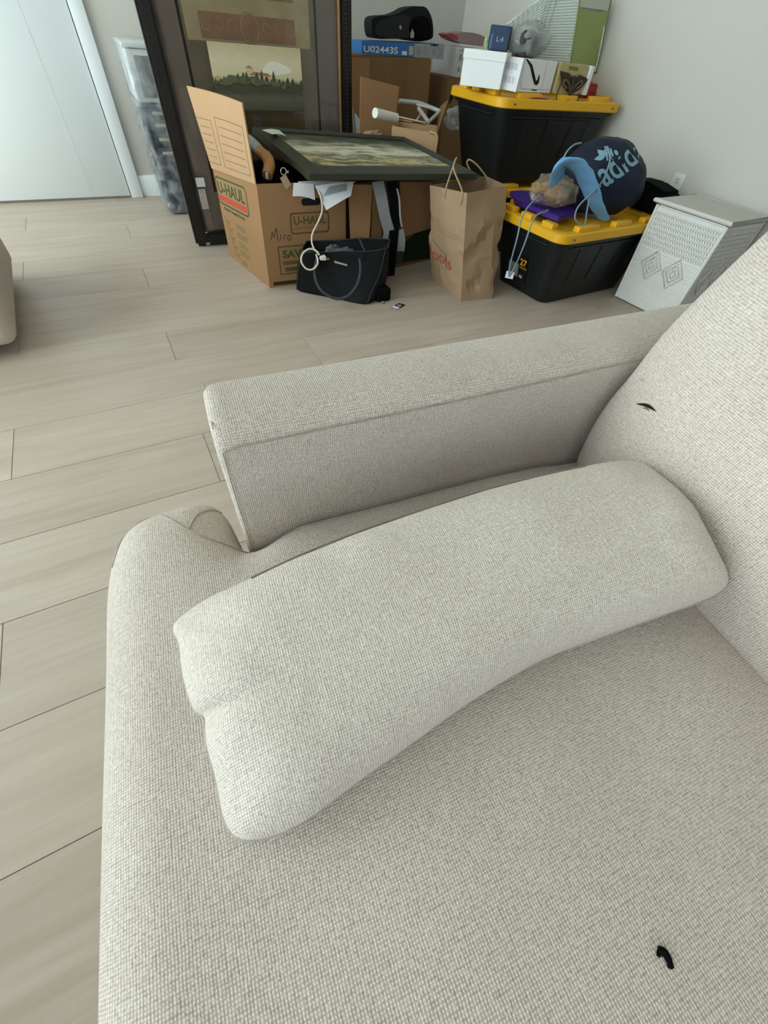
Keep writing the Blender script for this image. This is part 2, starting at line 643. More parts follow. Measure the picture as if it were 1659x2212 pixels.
# left wall and front wall are pierced by windows, the near and rear ones added for fill
BOUNCE_CUT = mat('bounce cutting dark taupe', '#7a6f64', 0.8, var=0.02, spec=0.2)  # unseen front wall kept dark to cut bounce onto camera-facing sides
def pierced(name, axis, at0, at1, a0, a1, h0, h1, holes):
    bm = bmesh.new()
    def b_(p, q, r0, r1):
        if axis == 'x':
            add_box(bm, (at0, p, r0), (at1, q, r1))
        else:
            add_box(bm, (p, at0, r0), (q, at1, r1))
    p = a0
    for w0, w1 in holes:
        b_(p, w0, -0.06, CH)
        b_(w0, w1, -0.06, h0)
        b_(w0, w1, h1, CH)
        p = w1
    b_(p, a1, -0.06, CH)
    return struct(finish(name, bm, BOUNCE_CUT if axis == 'y' else WALL, smooth=False))
pierced('wall_left', 'x', LX - 0.1, LX, FY, WY, 0.06, 2.35, [(-1.5, 0.40), (0.65, 3.80)])
pierced('wall_front', 'y', FY - 0.1, FY, LX - 0.1, WX + 0.1, 0.6, 2.40, [(-1.5, 0.1)])

def window(name, axis, at, w0, w1, h0, h1, mull):
    o = bpy.data.objects.new(name, None)
    COL.objects.link(o)
    o.location = (at, (w0 + w1) / 2, h0) if axis == 'x' else ((w0 + w1) / 2, at, h0)
    struct(o)
    def bar(nm, p, q, r0, r1, t, m):
        c = o.location
        if axis == 'x':
            box(nm, (-t, p - c.y, r0 - c.z), (t, q - c.y, r1 - c.z), m, o, bev=0.002)
        else:
            box(nm, (p - c.x, -t, r0 - c.z), (q - c.x, t, r1 - c.z), m, o, bev=0.002)
    f = 0.06
    bar('window_frame', w0, w0 + f, h0, h1, 0.04, TRIMW)
    bar('window_frame', w1 - f, w1, h0, h1, 0.04, TRIMW)
    bar('window_frame', w0 + f, w1 - f, h1 - f, h1, 0.04, TRIMW)
    bar('window_frame', w0 + f, w1 - f, h0, h0 + f, 0.04, TRIMW)
    step = (w1 - w0) / mull
    for i in range(1, mull):
        bar('mullion', w0 + step * i - 0.03, w0 + step * i + 0.03, h0 + f, h1 - f, 0.035, TRIMW)
    for i in range(mull):
        bar('pane', w0 + step * i + 0.03, w0 + step * (i + 1) - 0.03, h0 + f, h1 - f, 0.004, GLASS)
window('window_1', 'x', LX - 0.05, 0.65, 3.80, 0.06, 2.35, 3)
window('fill_window_near', 'x', LX - 0.05, -1.5, 0.40, 0.06, 2.35, 2)  # added out of view, opening for the near fill light
window('fill_window_rear', 'y', FY - 0.05, -1.5, 0.1, 0.6, 2.40, 2)  # added behind the camera, opening for the rear fill light

# skirting
struct(box('baseboard_back', (0.18, WY - 0.014, 0), (WX, WY, 0.116), TRIMW, bev=0.003))
struct(box('baseboard_right', (WX - 0.014, FY, 0), (WX, WY - 0.014, 0.116), TRIMW, bev=0.003))
struct(box('baseboard_left', (LX, FY, 0), (LX + 0.014, -1.52, 0.116), TRIMW, bev=0.003))
struct(box('baseboard_front', (LX, FY, 0), (WX, FY + 0.014, 0.116), TRIMW, bev=0.003))

# flat white door with its casing
door = bpy.data.objects.new('door_1', None)
COL.objects.link(door)
door.location = (-0.40, WY, 0)
struct(door)
box('door_leaf', (-0.448, -0.022, 0.012), (0.500, -0.001, 2.03), DOORW, door, bev=0.002)
box('stile_line', (0.275, -0.0228, 0.02), (0.278, -0.0215, 2.02), mat('door groove', '#cbd2d5', 0.5), door, bev=0)
box('stop_edge', (0.098, -0.03, 0.0), (0.1055, 0.0, 2.09), mat('bright door stop', '#f4f7f8', 0.4, var=0.01), door, bev=0.001) if False else None
trim = struct(box('trim_1', (0.106, WY - 0.030, 0), (0.179, WY, 2.10), TRIMW, bev=0.004))
struct(box('trim_2', (-0.925, WY - 0.030, 0), (-0.852, WY, 2.10), TRIMW, bev=0.004))
struct(box('trim_3', (-0.925, WY - 0.030, 2.10), (0.179, WY, 2.175), TRIMW, bev=0.004))

# power outlet on the right wall
out = thing('power_outlet', 'white double power outlet plate on the right wall above the cane hamper', 'outlet', (WX, 1.668, 0.447))
box('cover_plate', (-0.006, -0.034, -0.048), (0, 0.034, 0.048), mat('outlet plastic', '#dfe0dc', 0.4, var=0.01), out, bev=0.003)
for dz in (0.021, -0.021):
    rc = box('receptacle', (-0.009, -0.015, dz - 0.015), (-0.004, 0.015, dz + 0.015), mat('outlet plastic', '#dfe0dc'), out, bev=0.003)
    bm = bmesh.new()
    for dy in (-0.006, 0.006):
        add_box(bm, (-0.0096, dy - 0.0012, dz - 0.001), (-0.0088, dy + 0.0012, dz + 0.008))
    add_box(bm, (-0.0096, -0.002, dz - 0.010), (-0.0088, 0.002, dz - 0.006))
    finish('slot', bm, GROOVE, rc)

# ================================================================== the sofa (local frame turned by -6 degrees)
SR = R(-6)
sofa = thing('sofa', 'cream linen sofa with one deep seat cushion filling the foreground', 'sofa', (0, 0, 0), SR)

def outline_mesh(name, outline, center, top, bottom, m, parent, nsub=6, rings=22, uvrot=0.0):
    """closed soft slab over a star shaped outline; top(p, d) and bottom(p, d) give heights, d = distance to the rim"""
    pts = [Vector((p[0], p[1])) for p in outline]
    ring0 = [Vector((q.x, q.y)) for q in smooth_path([(p.x, p.y, 0) for p in pts], nsub, True)]
    c = Vector(center)
    bm = bmesh.new()
    ts = [1 - (1 - i / rings) ** 1.0 for i in range(rings)]
    ts = [(i / rings) ** 1.9 for i in range(rings)]
    n = len(ring0)
    def lay(fn):
        V = []
        for t in ts:
            r = []
            for p in ring0:
                q = p.lerp(c, t)
                r.append(bm.verts.new((q.x, q.y, fn(q, poly_dist(q, ring0)))))
            V.append(r)
        cv = bm.verts.new((c.x, c.y, fn(c, poly_dist(c, ring0))))
        for A, B in zip(V, V[1:]):
            for j in range(n):
                bm.faces.new((A[j], A[(j + 1) % n], B[(j + 1) % n], B[j]))
        for j in range(n):
            bm.faces.new((V[-1][j], V[-1][(j + 1) % n], cv))
        return V
    T = lay(top)
    B = lay(bottom)
    # boxing strip between the two rims
    prev = T[0]
    for k in range(1, 4):
        f = k / 4
        cur = []
        for j in range(n):
            a, b = T[0][j].co, B[0][j].co
            p = a.lerp(b, f)
            out_ = (Vector((p.x, p.y)) - c).normalized() * 0.008 * math.sin(PI * f)
            cur.append(bm.verts.new((p.x + out_.x, p.y + out_.y, p.z)))
        for j in range(n):
            bm.faces.new((prev[j], cur[j], cur[(j + 1) % n], prev[(j + 1) % n]))
        prev = cur
    for j in range(n):
        bm.faces.new((prev[j], B[0][j], B[0][(j + 1) % n], prev[(j + 1) % n]))
    return finish(name, bm, m, parent, angle=75, uvrot=uvrot)

def seat_r(p):
    # generous rounding at the open front, tight along the arm
    t = max(0.0, min(1.0, (0.06 - p.x) / 0.10))
    return 0.016 + 0.062 * t * t * (3 - 2 * t)

def seat_top(p, d):
    r = seat_r(p)
    h = 0.412 + 0.018 * min(1.0, d / 0.30) ** 0.7
    if p.x > 0.45:
        h -= 0.012 * min(1, (p.x - 0.45) / 0.1)
    if d < r:
        h -= r * (1 - math.sqrt(max(0, 1 - ((r - d) / r) ** 2))) * 0.95
    return h + 0.003 * noise.noise(Vector((p.x * 5, p.y * 5, 0)))

def seat_bottom(p, d):
    return 0.262 - min(d, 0.02) * 0.8

SEAT = [(-0.215, -1.30), (-0.217, -0.8), (-0.219, -0.3), (-0.221, 0.1), (-0.222, 0.25), (-0.223, 0.36), (-0.214, 0.43), (-0.195, 0.465),
        (-0.16, 0.484), (-0.11, 0.490), (-0.068, 0.484), (-0.052, 0.462), (-0.044, 0.425), (-0.036, 0.388), (-0.018, 0.371),
        (0.05, 0.368), (0.30, 0.368), (0.52, 0.366), (0.68, 0.36), (0.70, 0.30), (0.70, -0.2), (0.70, -0.8), (0.70, -1.30), (0.66, -1.34), (0.2, -1.34), (-0.17, -1.34)]
seat = outline_mesh('seat_cushion', SEAT, (-0.07, -0.30), seat_top, seat_bottom, LINEN, sofa, nsub=5, rings=26)

def seat_z(x, y):
    hit, loc, nor, idx = seat.ray_cast(Vector((x, y, 0.8)), Vector((0, 0, -1)))
    return loc.z if hit else 0.40

bpy.context.view_layer.update()
# welts on the seat cushion, following its surface
def welt(pts, name='welt', r=0.0018, m=PIPE, sm=6, lift=0.0004):
    P = smooth_path([(a, b, 0) for a, b in pts], sm)
    return tube(name, [(p.x, p.y, seat_z(p.x, p.y) + lift) for p in P], r, m, seat, n=6, sm=0)
welt([(-0.205, 0.395), (-0.190, 0.432), (-0.165, 0.452), (-0.140, 0.452), (-0.118, 0.425), (-0.095, 0.398), (-0.06, 0.378), (-0.02, 0.366), (0.05, 0.3635), (0.2, 0.3635), (0.5, 0.362)])
welt([(-0.098, 0.402), (-0.088, 0.430), (-0.070, 0.452), (-0.058, 0.463)])

# arm: rounded bar with a top seam and a boxed front edge
def arm_rings(v0, v1, sgn=1):
    rings = []
    prof = []
    r = 0.034
    w = v1 - v0
    for k, (sx, sz) in enumerate(((1, 1), (-1, 1), (-1, -1), (1, -1))):
        for i in range(7):
            a = PI / 2 * (k + i / 6)
            rr = r if sz > 0 else 0.008
            prof.append((sx, sz, rr, math.cos(a), math.sin(a)))
    us = [(-0.030, 0.74), (-0.0295, 0.86), (-0.026, 0.94), (-0.019, 0.985), (-0.008, 1.0), (0.03, 1.0), (0.2, 1.0), (0.4, 1.0), (0.6, 1.0), (0.80, 1.0)]
    for u, sc in us:
        ztop = 0.588 + 0.022 * max(0, u) / 0.8
        hw, hh = w / 2, (ztop - 0.06) / 2
        cz = 0.06 + hh
        ring = []
        ins = (1 - sc) * 0.05
        for sx, sz, rr, ca, sa in prof:
            x = sx * (hw - rr - 0) + rr * ca
            z = sz * (hh - rr) + rr * sa
            x -= math.copysign(min(abs(x), ins), x)
            z -= math.copysign(ins, z)
            # slightly hollow inner face, softly crowned top
            if sz > 0 and abs(x) < hw - rr:
                z += 0.004 * (1 - (x / hw) ** 2)
            ring.append(Vector((u, (v0 + v1) / 2 + x, cz + z)))
        rings.append(ring)
    return rings
for nm, v0, v1 in (('arm', 0.371, 0.497), ('arm', -1.47, -1.345)):
    bm = bmesh.new()
    loft(bm, arm_rings(v0, v1))
    arm = finish(nm, bm, LINEN, sofa, angle=75)
    inner = v0 if v0 > 0 else v1
    s_ = -1 if v0 > 0 else 1
    tube('seam', [(-0.024, inner + s_ * 0.0002, 0.10), (-0.024, inner + s_ * 0.0002, 0.40), (-0.023, inner + s_ * 0.0002, 0.545),
                  (-0.015, inner, 0.566), (0.05, inner, 0.570), (0.3, inner, 0.577), (0.6, inner, 0.590), (0.78, inner, 0.594)], 0.0008, THREAD, arm, n=6, sm=5)
    tube('seam', [(-0.026, (v0 + v1) / 2 - 0.045, 0.585), (-0.026, (v0 + v1) / 2 + 0.045, 0.585)], 0.0007, THREAD, arm, n=6, sm=2)

box('base', (-0.165, -1.345, 0.07), (0.84, 0.37, 0.262), LINEN, sofa, bev=0.012)
box('back_frame', (0.74, -1.47, 0.06), (0.87, 0.470, 0.600), LINEN, sofa, bev=0.03, seg=4)
for lx, ly in ((0.02, 0.43), (0.78, 0.43), (0.02, -1.40), (0.78, -1.40)):
    bm = bmesh.new()
    add_tube(bm, [(lx, ly, 0.0), (lx, ly, 0.075)], [0.016, 0.022], 12)
    finish('leg', bm, mat('dark wooden leg', '#3a2a1e', 0.4), sofa)

# back cushions
def back_cushion(va, vb):
    edge = smooth_path([(0.590, 0, 0.385), (0.586, 0, 0.43), (0.588, 0, 0.51), (0.610, 0, 0.605), (0.652, 0, 0.695), (0.700, 0, 0.757), (0.752, 0, 0.80)], 6)
    ne = len(edge)
    nv = 60
    bm = bmesh.new()
    rows_f, rows_b = [], []
    for j in range(nv + 1):
        # denser sampling near the two ends
        f = j / nv
        f = 0.5 - 0.5 * math.cos(PI * f)
        v = va + (vb - va) * f
        d = min(abs(v - va), abs(vb - v))
        rf, rb = [], []
        for i, p in enumerate(edge):
            s = i / (ne - 1)
            a = edge[max(i - 1, 0)]
            b = edge[min(i + 1, ne - 1)]
            t = (b - a).normalized()
            nrm = Vector((-t.z, 0, t.x))
            T = 0.014 + 0.088 * (math.sin(PI * min(1, 0.10 + 0.86 * s)) ** 0.6)
            k = min(1.0, d / 0.22)
            g = math.sqrt(max(0.0, 1 - (1 - k) ** 2))
            pk = 0.003 * noise.noise(Vector((v * 14, p.z * 14, 1))) * (1 - k)
            wob = 0.006 * noise.noise(Vector((p.z * 16, 3.3, v)))
            th = T * (0.30 + 0.70 * g)
            vv = v + wob * (1 - k)
            rf.append(bm.verts.new((p.x + nrm.x * (th + pk), vv, p.z + nrm.z * th)))
            rb.append(bm.verts.new((p.x - nrm.x * th * 0.9, vv, p.z - nrm.z * th * 0.9)))
        rows_f.append(rf)
        rows_b.append(rb)
    for j in range(nv):
        for i in range(ne - 1):
            bm.faces.new((rows_f[j][i], rows_f[j + 1][i], rows_f[j + 1][i + 1], rows_f[j][i + 1]))
            bm.faces.new((rows_b[j][i], rows_b[j][i + 1], rows_b[j + 1][i + 1], rows_b[j + 1][i]))
        for i in (0, ne - 1):
            bm.faces.new((rows_f[j][i], rows_b[j][i], rows_b[j + 1][i], rows_f[j + 1][i]))
    for j in (0, nv):
        for i in range(ne - 1):
            bm.faces.new((rows_f[j][i], rows_f[j][i + 1], rows_b[j][i + 1], rows_b[j][i]))
    bmesh.ops.bevel(bm, geom=[e for e in bm.edges if len(e.link_faces) == 2 and e.calc_face_angle(0) > 1.0], offset=0.012, segments=3, affect='EDGES')
    return finish('back_cushion', bm, LINEN, sofa, angle=80)
bc = back_cushion(0.362, -0.49)
back_cushion(-0.495, -1.34)
bpy.context.view_layer.update()

def on_back(v, z):
    hit, loc, nor, idx = bc.ray_cast(Vector((0.0, v, z)), Vector((1, 0, 0)))
    return (loc, nor) if hit else (Vector((0.53, v, z)), Vector((-1, 0, 0)))

# torn slit in the back cushion and two small snags
def slit(v, z, du, dz, w, m, name, bow=0.0):
    loc, nor = on_back(v, z)
    bm = bmesh.new()
    up, dn = [], []
    for i in range(9):
        t = i / 8
        l2, n2 = on_back(v + du * (t - 0.5), z + dz * (t - 0.5) + bow * math.sin(PI * t))
        h = w * math.sin(PI * t)
        up.append(bm.verts.new(l2 + n2 * 0.0012 + Vector((0, 0, h))))
        dn.append(bm.verts.new(l2 + n2 * 0.0012 - Vector((0, 0, h * 0.6))))
    for i in range(8):
        bm.faces.new((up[i], up[i + 1], dn[i + 1], dn[i]))
    return finish(name, bm, m, bc, smooth=False)
TU = (0.5500,0.3106,0.5707)
slit(TU[1] - 0.026, TU[2] + 0.006, -0.036, 0.014, 0.0030, mat('torn hole', '#1d120d', 0.95), 'tear', 0.003)
slit(TU[1] - 0.028, TU[2] + 0.0045, -0.014, 0.005, 0.0013, mat('rusty thread', '#8a4f38', 0.9), 'torn_thread', 0.002)
TU2 = (0.5600,0.3332,0.5928)
slit(TU2[1] - 0.012, TU2[2], -0.010, 0.004, 0.0012, THREAD, 'snag')

# ------------------------------------------------------------------ lumbar pillow lying on the seat
pil = thing('lumbar_pillow', 'long plump cream linen lumbar pillow lying across the sofa seat', 'pillow', (0, 0, 0), SR)
EDGE = [(-0.1109,0.2333,0.4700), (-0.0781,0.2441,0.4800), (-0.0358,0.2467,0.4880), (0.0246,0.2553,0.4940), (0.0915,0.2604,0.5000), (0.1752,0.2641,0.5060), (0.2920,0.2638,0.5130),
        (0.4203,0.2518,0.5220), (0.4755,0.2403,0.5270), (0.4911,0.2204,0.5280), (0.4849,0.1761,0.5220), (0.4800,0.1363,0.5150), (0.4825,0.0925,0.5050), (0.4828,0.0694,0.4980), (0.4728,0.0584,0.4900), (0.4447,0.0577,0.4820),
        (0.3938,0.0625,0.4700), (0.3238,0.0680,0.4580), (0.2467,0.0715,0.4500), (0.1551,0.0628,0.4460), (0.0764,0.0489,0.4430), (0.0218,0.0394,0.4410), (-0.0279,0.0294,0.4400), (-0.0594,0.0299,0.4400), (-0.0809,0.0370,0.4400), (-0.0911,0.0532,0.4410),
        (-0.0932,0.0834,0.4450), (-0.0967,0.1149,0.4480), (-0.0965,0.1374,0.4520), (-0.1039,0.1496,0.4540), (-0.1091,0.1817,0.4590), (-0.1086,0.2112,0.4650)]
def pillow_mesh():
    ring = smooth_path(EDGE, 4, True)
    n = len(ring)
    # long axis through the two short ends
    a0 = Vector((-0.0929,0.1331,0.4520)).lerp(Vector((0.4774,0.1299,0.5100)), 0.16)
    a1 = Vector((-0.0929,0.1331,0.4520)).lerp(Vector((0.4774,0.1299,0.5100)), 0.84)
    ax = a1 - a0
    nrm = Vector((0.06, -0.20, 1.0)).normalized()
    bm = bmesh.new()
    NR = 20
    f0 = Vector(EDGE[28])
    f1 = f0.lerp(a0.lerp(a1, 0.25), 0.75)
    corners = [Vector(EDGE[i]) for i in (0, 9, 13, 25)]
    ts = [(i / NR) ** 1.6 for i in range(NR + 1)]
    def layer(sign):
        V = []
        for t in ts:
            r = []
            for k, e in enumerate(ring):
                s = max(0.0, min(1.0, (e - a0).dot(ax) / ax.length_squared))
                c = a0 + ax * s
                p = e.lerp(c, t)
                g = math.sqrt(max(0.0, 1 - (1 - min(1.0, t / 0.62)) ** 2))
                cd = min((p - q).length for q in corners)
                h = (0.053 if sign > 0 else -0.030) * g * (1 - 0.45 * math.exp(-(cd / 0.055) ** 2))
                # gathers running in from the seam
                puck = 0.0035 * noise.noise(Vector((e.x * 26, e.y * 26, 2.0))) * math.exp(-((t - 0.22) / 0.16) ** 2)
                roll = 0.0030 * noise.noise(Vector((p.x * 9, p.y * 9, 5.0))) * min(1, t * 4)
                if sign > 0:
                    h += puck + roll - 0.008 * math.exp(-(seg_dist(p, f0, f1) / 0.009) ** 2) * (1 - min(1.0, (p - f0).length / 0.075))
                r.append(bm.verts.new(p + nrm * h))
            V.append(r)
        for A, B in zip(V, V[1:]):
            for j in range(n):
                try:
                    bm.faces.new((A[j], A[(j + 1) % n], B[(j + 1) % n], B[j]))
                except ValueError:
                    pass
        return V
    T = layer(1)
    Bt = layer(-1)
    for v, w in zip(T[0], Bt[0]):
        v.co += Vector((0, 0, 0.0005))
    for j in range(n):
        bm.faces.new((T[0][j], Bt[0][j], Bt[0][(j + 1) % n], T[0][(j + 1) % n]))
    bmesh.ops.remove_doubles(bm, verts=bm.verts[:], dist=0.0004)
    ang = math.atan2(ax.y, ax.x)
    return finish('cover', bm, LINEN_P, pil, angle=80, uvrot=ang)
cover = pillow_mesh()
bpy.context.view_layer.update()
# welted seam round the rim and the flap seam along its far long side
ringw = smooth_path(EDGE, 4, True)
tube('piping', [p + Vector((0, 0, 0.0005)) for p in ringw], 0.0016, PIPE, pil, n=6, closed=True, sm=0)
def on_pillow(px):
    hit, loc, nor, idx = cover.ray_cast(Vector((px[0], px[1], 0.9)), Vector((0, 0, -1)))
    return loc + nor * 0.0010 if hit else Vector(px)
C0 = Vector((0.1120,0.1237,0.5000))
tube('flap_seam', [on_pillow(Vector(e).lerp(C0, 0.075)) for e in EDGE[2:8]], 0.0012, mat('dark seam thread', '#857c70', 0.95, spec=0.1), pil, n=6, sm=4)

# dark scrap lying on the seat
sx, sy = (0.2096,-0.1554,0.4280)[:2]
scrap = thing('curled_scrap', 'tiny curled black scrap lying on the sofa seat', 'scrap', (0, 0, 0), SR)
zs = seat_z(sx, sy)
tube('flake', [(sx - 0.0045, sy + 0.0025, zs + 0.0015), (sx - 0.002, sy + 0.0048, zs + 0.002), (sx + 0.0015, sy + 0.0025, zs + 0.002), (sx + 0.0018, sy - 0.002, zs + 0.0015), (sx + 0.0002, sy - 0.0065, zs + 0.001)],
     [0.0016] * 7 + [0.0030] * 12 + [0.0026] * 5 + [0.0006], BLACKC, scrap, n=8, sm=6, flat=0.45)

# ------------------------------------------------------------------ second upholstered piece at the left edge
ott = thing('armchair', 'pale linen armchair whose rounded corner shows at the left picture edge', 'armchair', (-0.845, 2.20, 0), R(3))
def soft(name, lo, hi, m, parent, b=0.04):
    return box(name, lo, hi, m, parent, bev=b, seg=5)
soft('base', (-0.40, -0.40, 0.045), (0.36, 0.44, 0.30), LINEN, ott, 0.05)
soft('seat_cushion', (-0.38, -0.38, 0.30), (0.24, 0.30, 0.43), LINEN, ott, 0.04)
soft('arm', (0.25, -0.40, 0.28), (0.36, 0.44, 0.56), LINEN, ott, 0.04)
soft('arm', (-0.50, -0.40, 0.045), (-0.39, 0.44, 0.56), LINEN, ott, 0.04)
soft('backrest', (-0.39, 0.32, 0.28), (0.25, 0.44, 0.74), LINEN, ott, 0.05)
for lx in (-0.40, 0.20):
    for ly in (-0.28, 0.36):
        bm = bmesh.new()
        add_tube(bm, [(lx, ly, 0), (lx, ly, 0.06)], [0.016, 0.02], 10)
        finish('leg', bm, mat('dark wooden leg', '#3a2a1e'), ott)

# ================================================================== moving clutter by the far wall
def painting(name, stops, nscale, warp, stretch=(1, 1, 1), seedv=0.0):
    """flat print: bands of colour up the picture (UV v) pushed about by noise"""
    m = bpy.data.materials.new(name)
    m.use_nodes = True
    nt = m.node_tree
    N, L = nt.nodes, nt.links
    b = N['Principled BSDF']
    uv = N.new('ShaderNodeUVMap')
    mp = N.new('ShaderNodeMapping')
    mp.inputs['Scale'].default_value = stretch
    mp.inputs['Location'].default_value = (seedv, seedv, 0)
    L.new(uv.outputs['UV'], mp.inputs['Vector'])
    n = N.new('ShaderNodeTexNoise')
    n.inputs['Scale'].default_value = nscale
    n.inputs['Detail'].default_value = 8
    n.inputs['Roughness'].default_value = 0.65
    L.new(mp.outputs['Vector'], n.inputs['Vector'])
    sep = N.new('ShaderNodeSeparateXYZ')
    L.new(uv.outputs['UV'], sep.inputs[0])
    s1 = N.new('ShaderNodeMath')
    s1.operation = 'SUBTRACT'
    L.new(n.outputs['Fac'], s1.inputs[0])
    s1.inputs[1].default_value = 0.5
    s2 = N.new('ShaderNodeMath')
    s2.operation = 'MULTIPLY_ADD'
    L.new(s1.outputs[0], s2.inputs[0])
    s2.inputs[1].default_value = warp
    L.new(sep.outputs['Y'], s2.inputs[2])
    cr = N.new('ShaderNodeValToRGB')
    e = cr.color_ramp.elements
    while len(e) < len(stops):
        e.new(0.5)
    for k, (p, c) in enumerate(stops):
        e[k].position = p
        e[k].color = rgb(c)
    L.new(s2.outputs[0], cr.inputs['Fac'])
    L.new(cr.outputs['Color'], b.inputs['Base Color'])
    b.inputs['Roughness'].default_value = 0.5
    b.inputs['Specular IOR Level'].default_value = 0.3
    return m

def print_sheet(name, face, m, parent, off=0.001, u0=0, u1=1, v0=0, v1=1, n=4):
    bm = bmesh.new()
    uvl = bm.loops.layers.uv.verify()
    V = [[bm.verts.new(face.at(u0 + (u1 - u0) * i / n, v0 + (v1 - v0) * j / n, off)) for j in range(n + 1)] for i in range(n + 1)]
    for i in range(n):
        for j in range(n):
            f = bm.faces.new((V[i][j], V[i + 1][j], V[i + 1][j + 1], V[i][j + 1]))
            for lp, (a, c) in zip(f.loops, ((i, j), (i + 1, j), (i + 1, j + 1), (i, j + 1))):
                lp[uvl].uv = (a / n, c / n)
    me = bpy.data.meshes.new(name)
    bm.to_mesh(me)
    bm.free()
    return link_mesh(name, me, m, parent)

def blob(name, c, rad, amp, m, parent, freq=6.0, sub=4, seedv=0.0, facet=False, flatten=None):
    bm = bmesh.new()
    bmesh.ops.create_icosphere(bm, subdivisions=sub, radius=1.0)
    for v in bm.verts:
        d = v.co.normalized()
        k = 1 + amp * noise.noise(d * freq * 0.3 + Vector((seedv, seedv, 0))) + amp * 0.6 * noise.noise(d * freq + Vector((seedv, 0, seedv)))
        p = Vector((d.x * rad[0], d.y * rad[1], d.z * rad[2])) * k
        if flatten is not None:
            p.z = max(p.z, -flatten)
        v.co = Vector(c) + p
    return finish(name, bm, m, parent, smooth=not facet, angle=80)

def prism(name, pts, axis_vec, m, parent, bev=0.0):
    """extrude a planar polygon along axis_vec"""
    bm = bmesh.new()
    a = [bm.verts.new(Vector(p)) for p in pts]
    b = [bm.verts.new(Vector(p) + Vector(axis_vec)) for p in pts]
    bm.faces.new(a)
    bm.faces.new(list(reversed(b)))
    for i in range(len(pts)):
        j = (i + 1) % len(pts)
        bm.faces.new((a[j], a[i], b[i], b[j]))
    if bev:
        bmesh.ops.bevel(bm, geom=bm.edges[:], offset=bev, segments=2, affect='EDGES')
    return finish(name, bm, m, parent)

# ------------------------------------------------------------------ large framed picture leaning upright
bp_ = thing('framed_picture', 'tall dark framed picture of a hilltop village standing upright behind the boxes', 'picture')
def gp(x, z, off=0.0):
    return Vector((x, 2.80 + 0.04 * z - off, z))
FX0, FX1, FZ0, FZ1 = 0.326, 1.300, 0.004, 1.42
FB = 0.064
def gbar(name, x0, x1, z0, z1, d0, d1, m, bev=0.006):
    lo = [gp(x0, z0, d1), gp(x1, z0, d1), gp(x1, z0, d0), gp(x0, z0, d0)]
    hi = [gp(x0, z1, d1), gp(x1, z1, d1), gp(x1, z1, d0), gp(x0, z1, d0)]
    return hexa(name, lo, hi, m, bp_, bev)
fr1 = gbar('frame_bar', FX0, FX0 + FB, FZ0, FZ1, -0.035, 0.012, FRAMEW, 0.012)
fr2 = gbar('frame_bar', FX1 - FB, FX1, FZ0, FZ1, -0.035, 0.012, FRAMEW, 0.012)
fr3 = gbar('frame_bar', FX0 + FB, FX1 - FB, FZ0, FZ0 + FB, -0.035, 0.0118, FRAMEW, 0.012)
fr4 = gbar('frame_bar', FX0 + FB, FX1 - FB, FZ1 - FB, FZ1, -0.035, 0.0118, FRAMEW, 0.012)
# carved beading on the bars
def beads(parent, a, b, n, r):
    bm = bmesh.new()
    A, B = Vector(a), Vector(b)
    for i in range(n):
        p = A.lerp(B, (i + 0.5) / n)
        g = bmesh.ops.create_icosphere(bm, subdivisions=1, radius=r, matrix=Matrix.Translation(p))
    o = finish('beading', bm, FRAMEB, parent)
    o['kind'] = 'stuff'
beads(fr2, gp(FX1 - FB / 2, 0.03, 0.012), gp(FX1 - FB / 2, 1.39, 0.012), 96, 0.0065)
beads(fr3, gp(FX0 + FB, FZ0 + FB / 2, 0.012), gp(FX1 - FB, FZ0 + FB / 2, 0.012), 60, 0.0065)
for nm, x0, x1, z0, z1 in (('gilt_lip', FX1 - FB - 0.012, FX1 - FB, FZ0 + FB, FZ1 - FB), ('gilt_lip', FX0 + FB, FX0 + FB + 0.010, FZ0 + FB, FZ1 - FB)):
    gbar(nm, x0, x1, z0, z1, -0.01, 0.006, GOLD if x0 > 0.8 else MATB2, 0.002)
gbar('backing_board', FX0 + FB, FX1 - FB, FZ0 + FB, FZ1 - FB, -0.03, -0.022, mat('brown picture mat', '#54493d'), 0)
def gpoly(name, px, m, off):
    bm = bmesh.new()
    a = [bm.verts.new(gp(q[0], q[2], off)) for q in px]
    b = [bm.verts.new(gp(q[0], q[2], off - 0.0015)) for q in px]
    f = bm.faces.new(a)
    for i in range(len(a)):
        j = (i + 1) % len(a)
        bm.faces.new((a[i], a[j], b[j], b[i]))
    return finish(name, bm, m, bp_, smooth=False)
def rect(x0, x1, z0, z1):
    return [(x0, 0, z0), (x1, 0, z0), (x1, 0, z1), (x0, 0, z1)]
ART = mat('olive art border', '#a2957c', 0.7, var=0.30, scale=9)
TAN = mat('marbled tan border', '#efd8a8', 0.7, var=0.28, scale=14)
RELIEF = mat('brown relief band', '#cb9f7e', 0.7, var=0.22, scale=22)
ORN = mat('pale ornament', '#dfc199', 0.7, var=0.2, scale=40)
AX0, AX1 = (0.5109,2.8353,0.8814)[0], (1.0851,2.8369,0.9231)[0]
gpoly('fillet_line', rect(AX0 - 0.024, AX1 + 0.038, 0.24, 1.26), MATB2, -0.0210)
gpoly('art_board', rect(AX0 - 0.012, AX1 + 0.026, 0.252, 1.25), ART, -0.0190)
zb = (0.5850,2.8313,0.7837)[2]
gpoly('tan_border', rect(AX0, AX1, zb - 0.005, 1.24), TAN, -0.0170)
bx0, bx1, bz0, bz1 = (0.5720,2.8346,0.8647)[0], (1.0110,2.8345,0.8637)[0], (0.5719,2.8315,0.7870)[2], (0.5739,2.8346,0.8648)[2]
gpoly('relief_band', rect(bx0, bx1, bz0, bz1), RELIEF, -0.0150)
gpoly('upper_panel', rect(bx0, bx1, bz1 + 0.05, 1.22), RELIEF, -0.0150)
cxm, czm = (bx0 + bx1) / 2, (bz0 + bz1) / 2
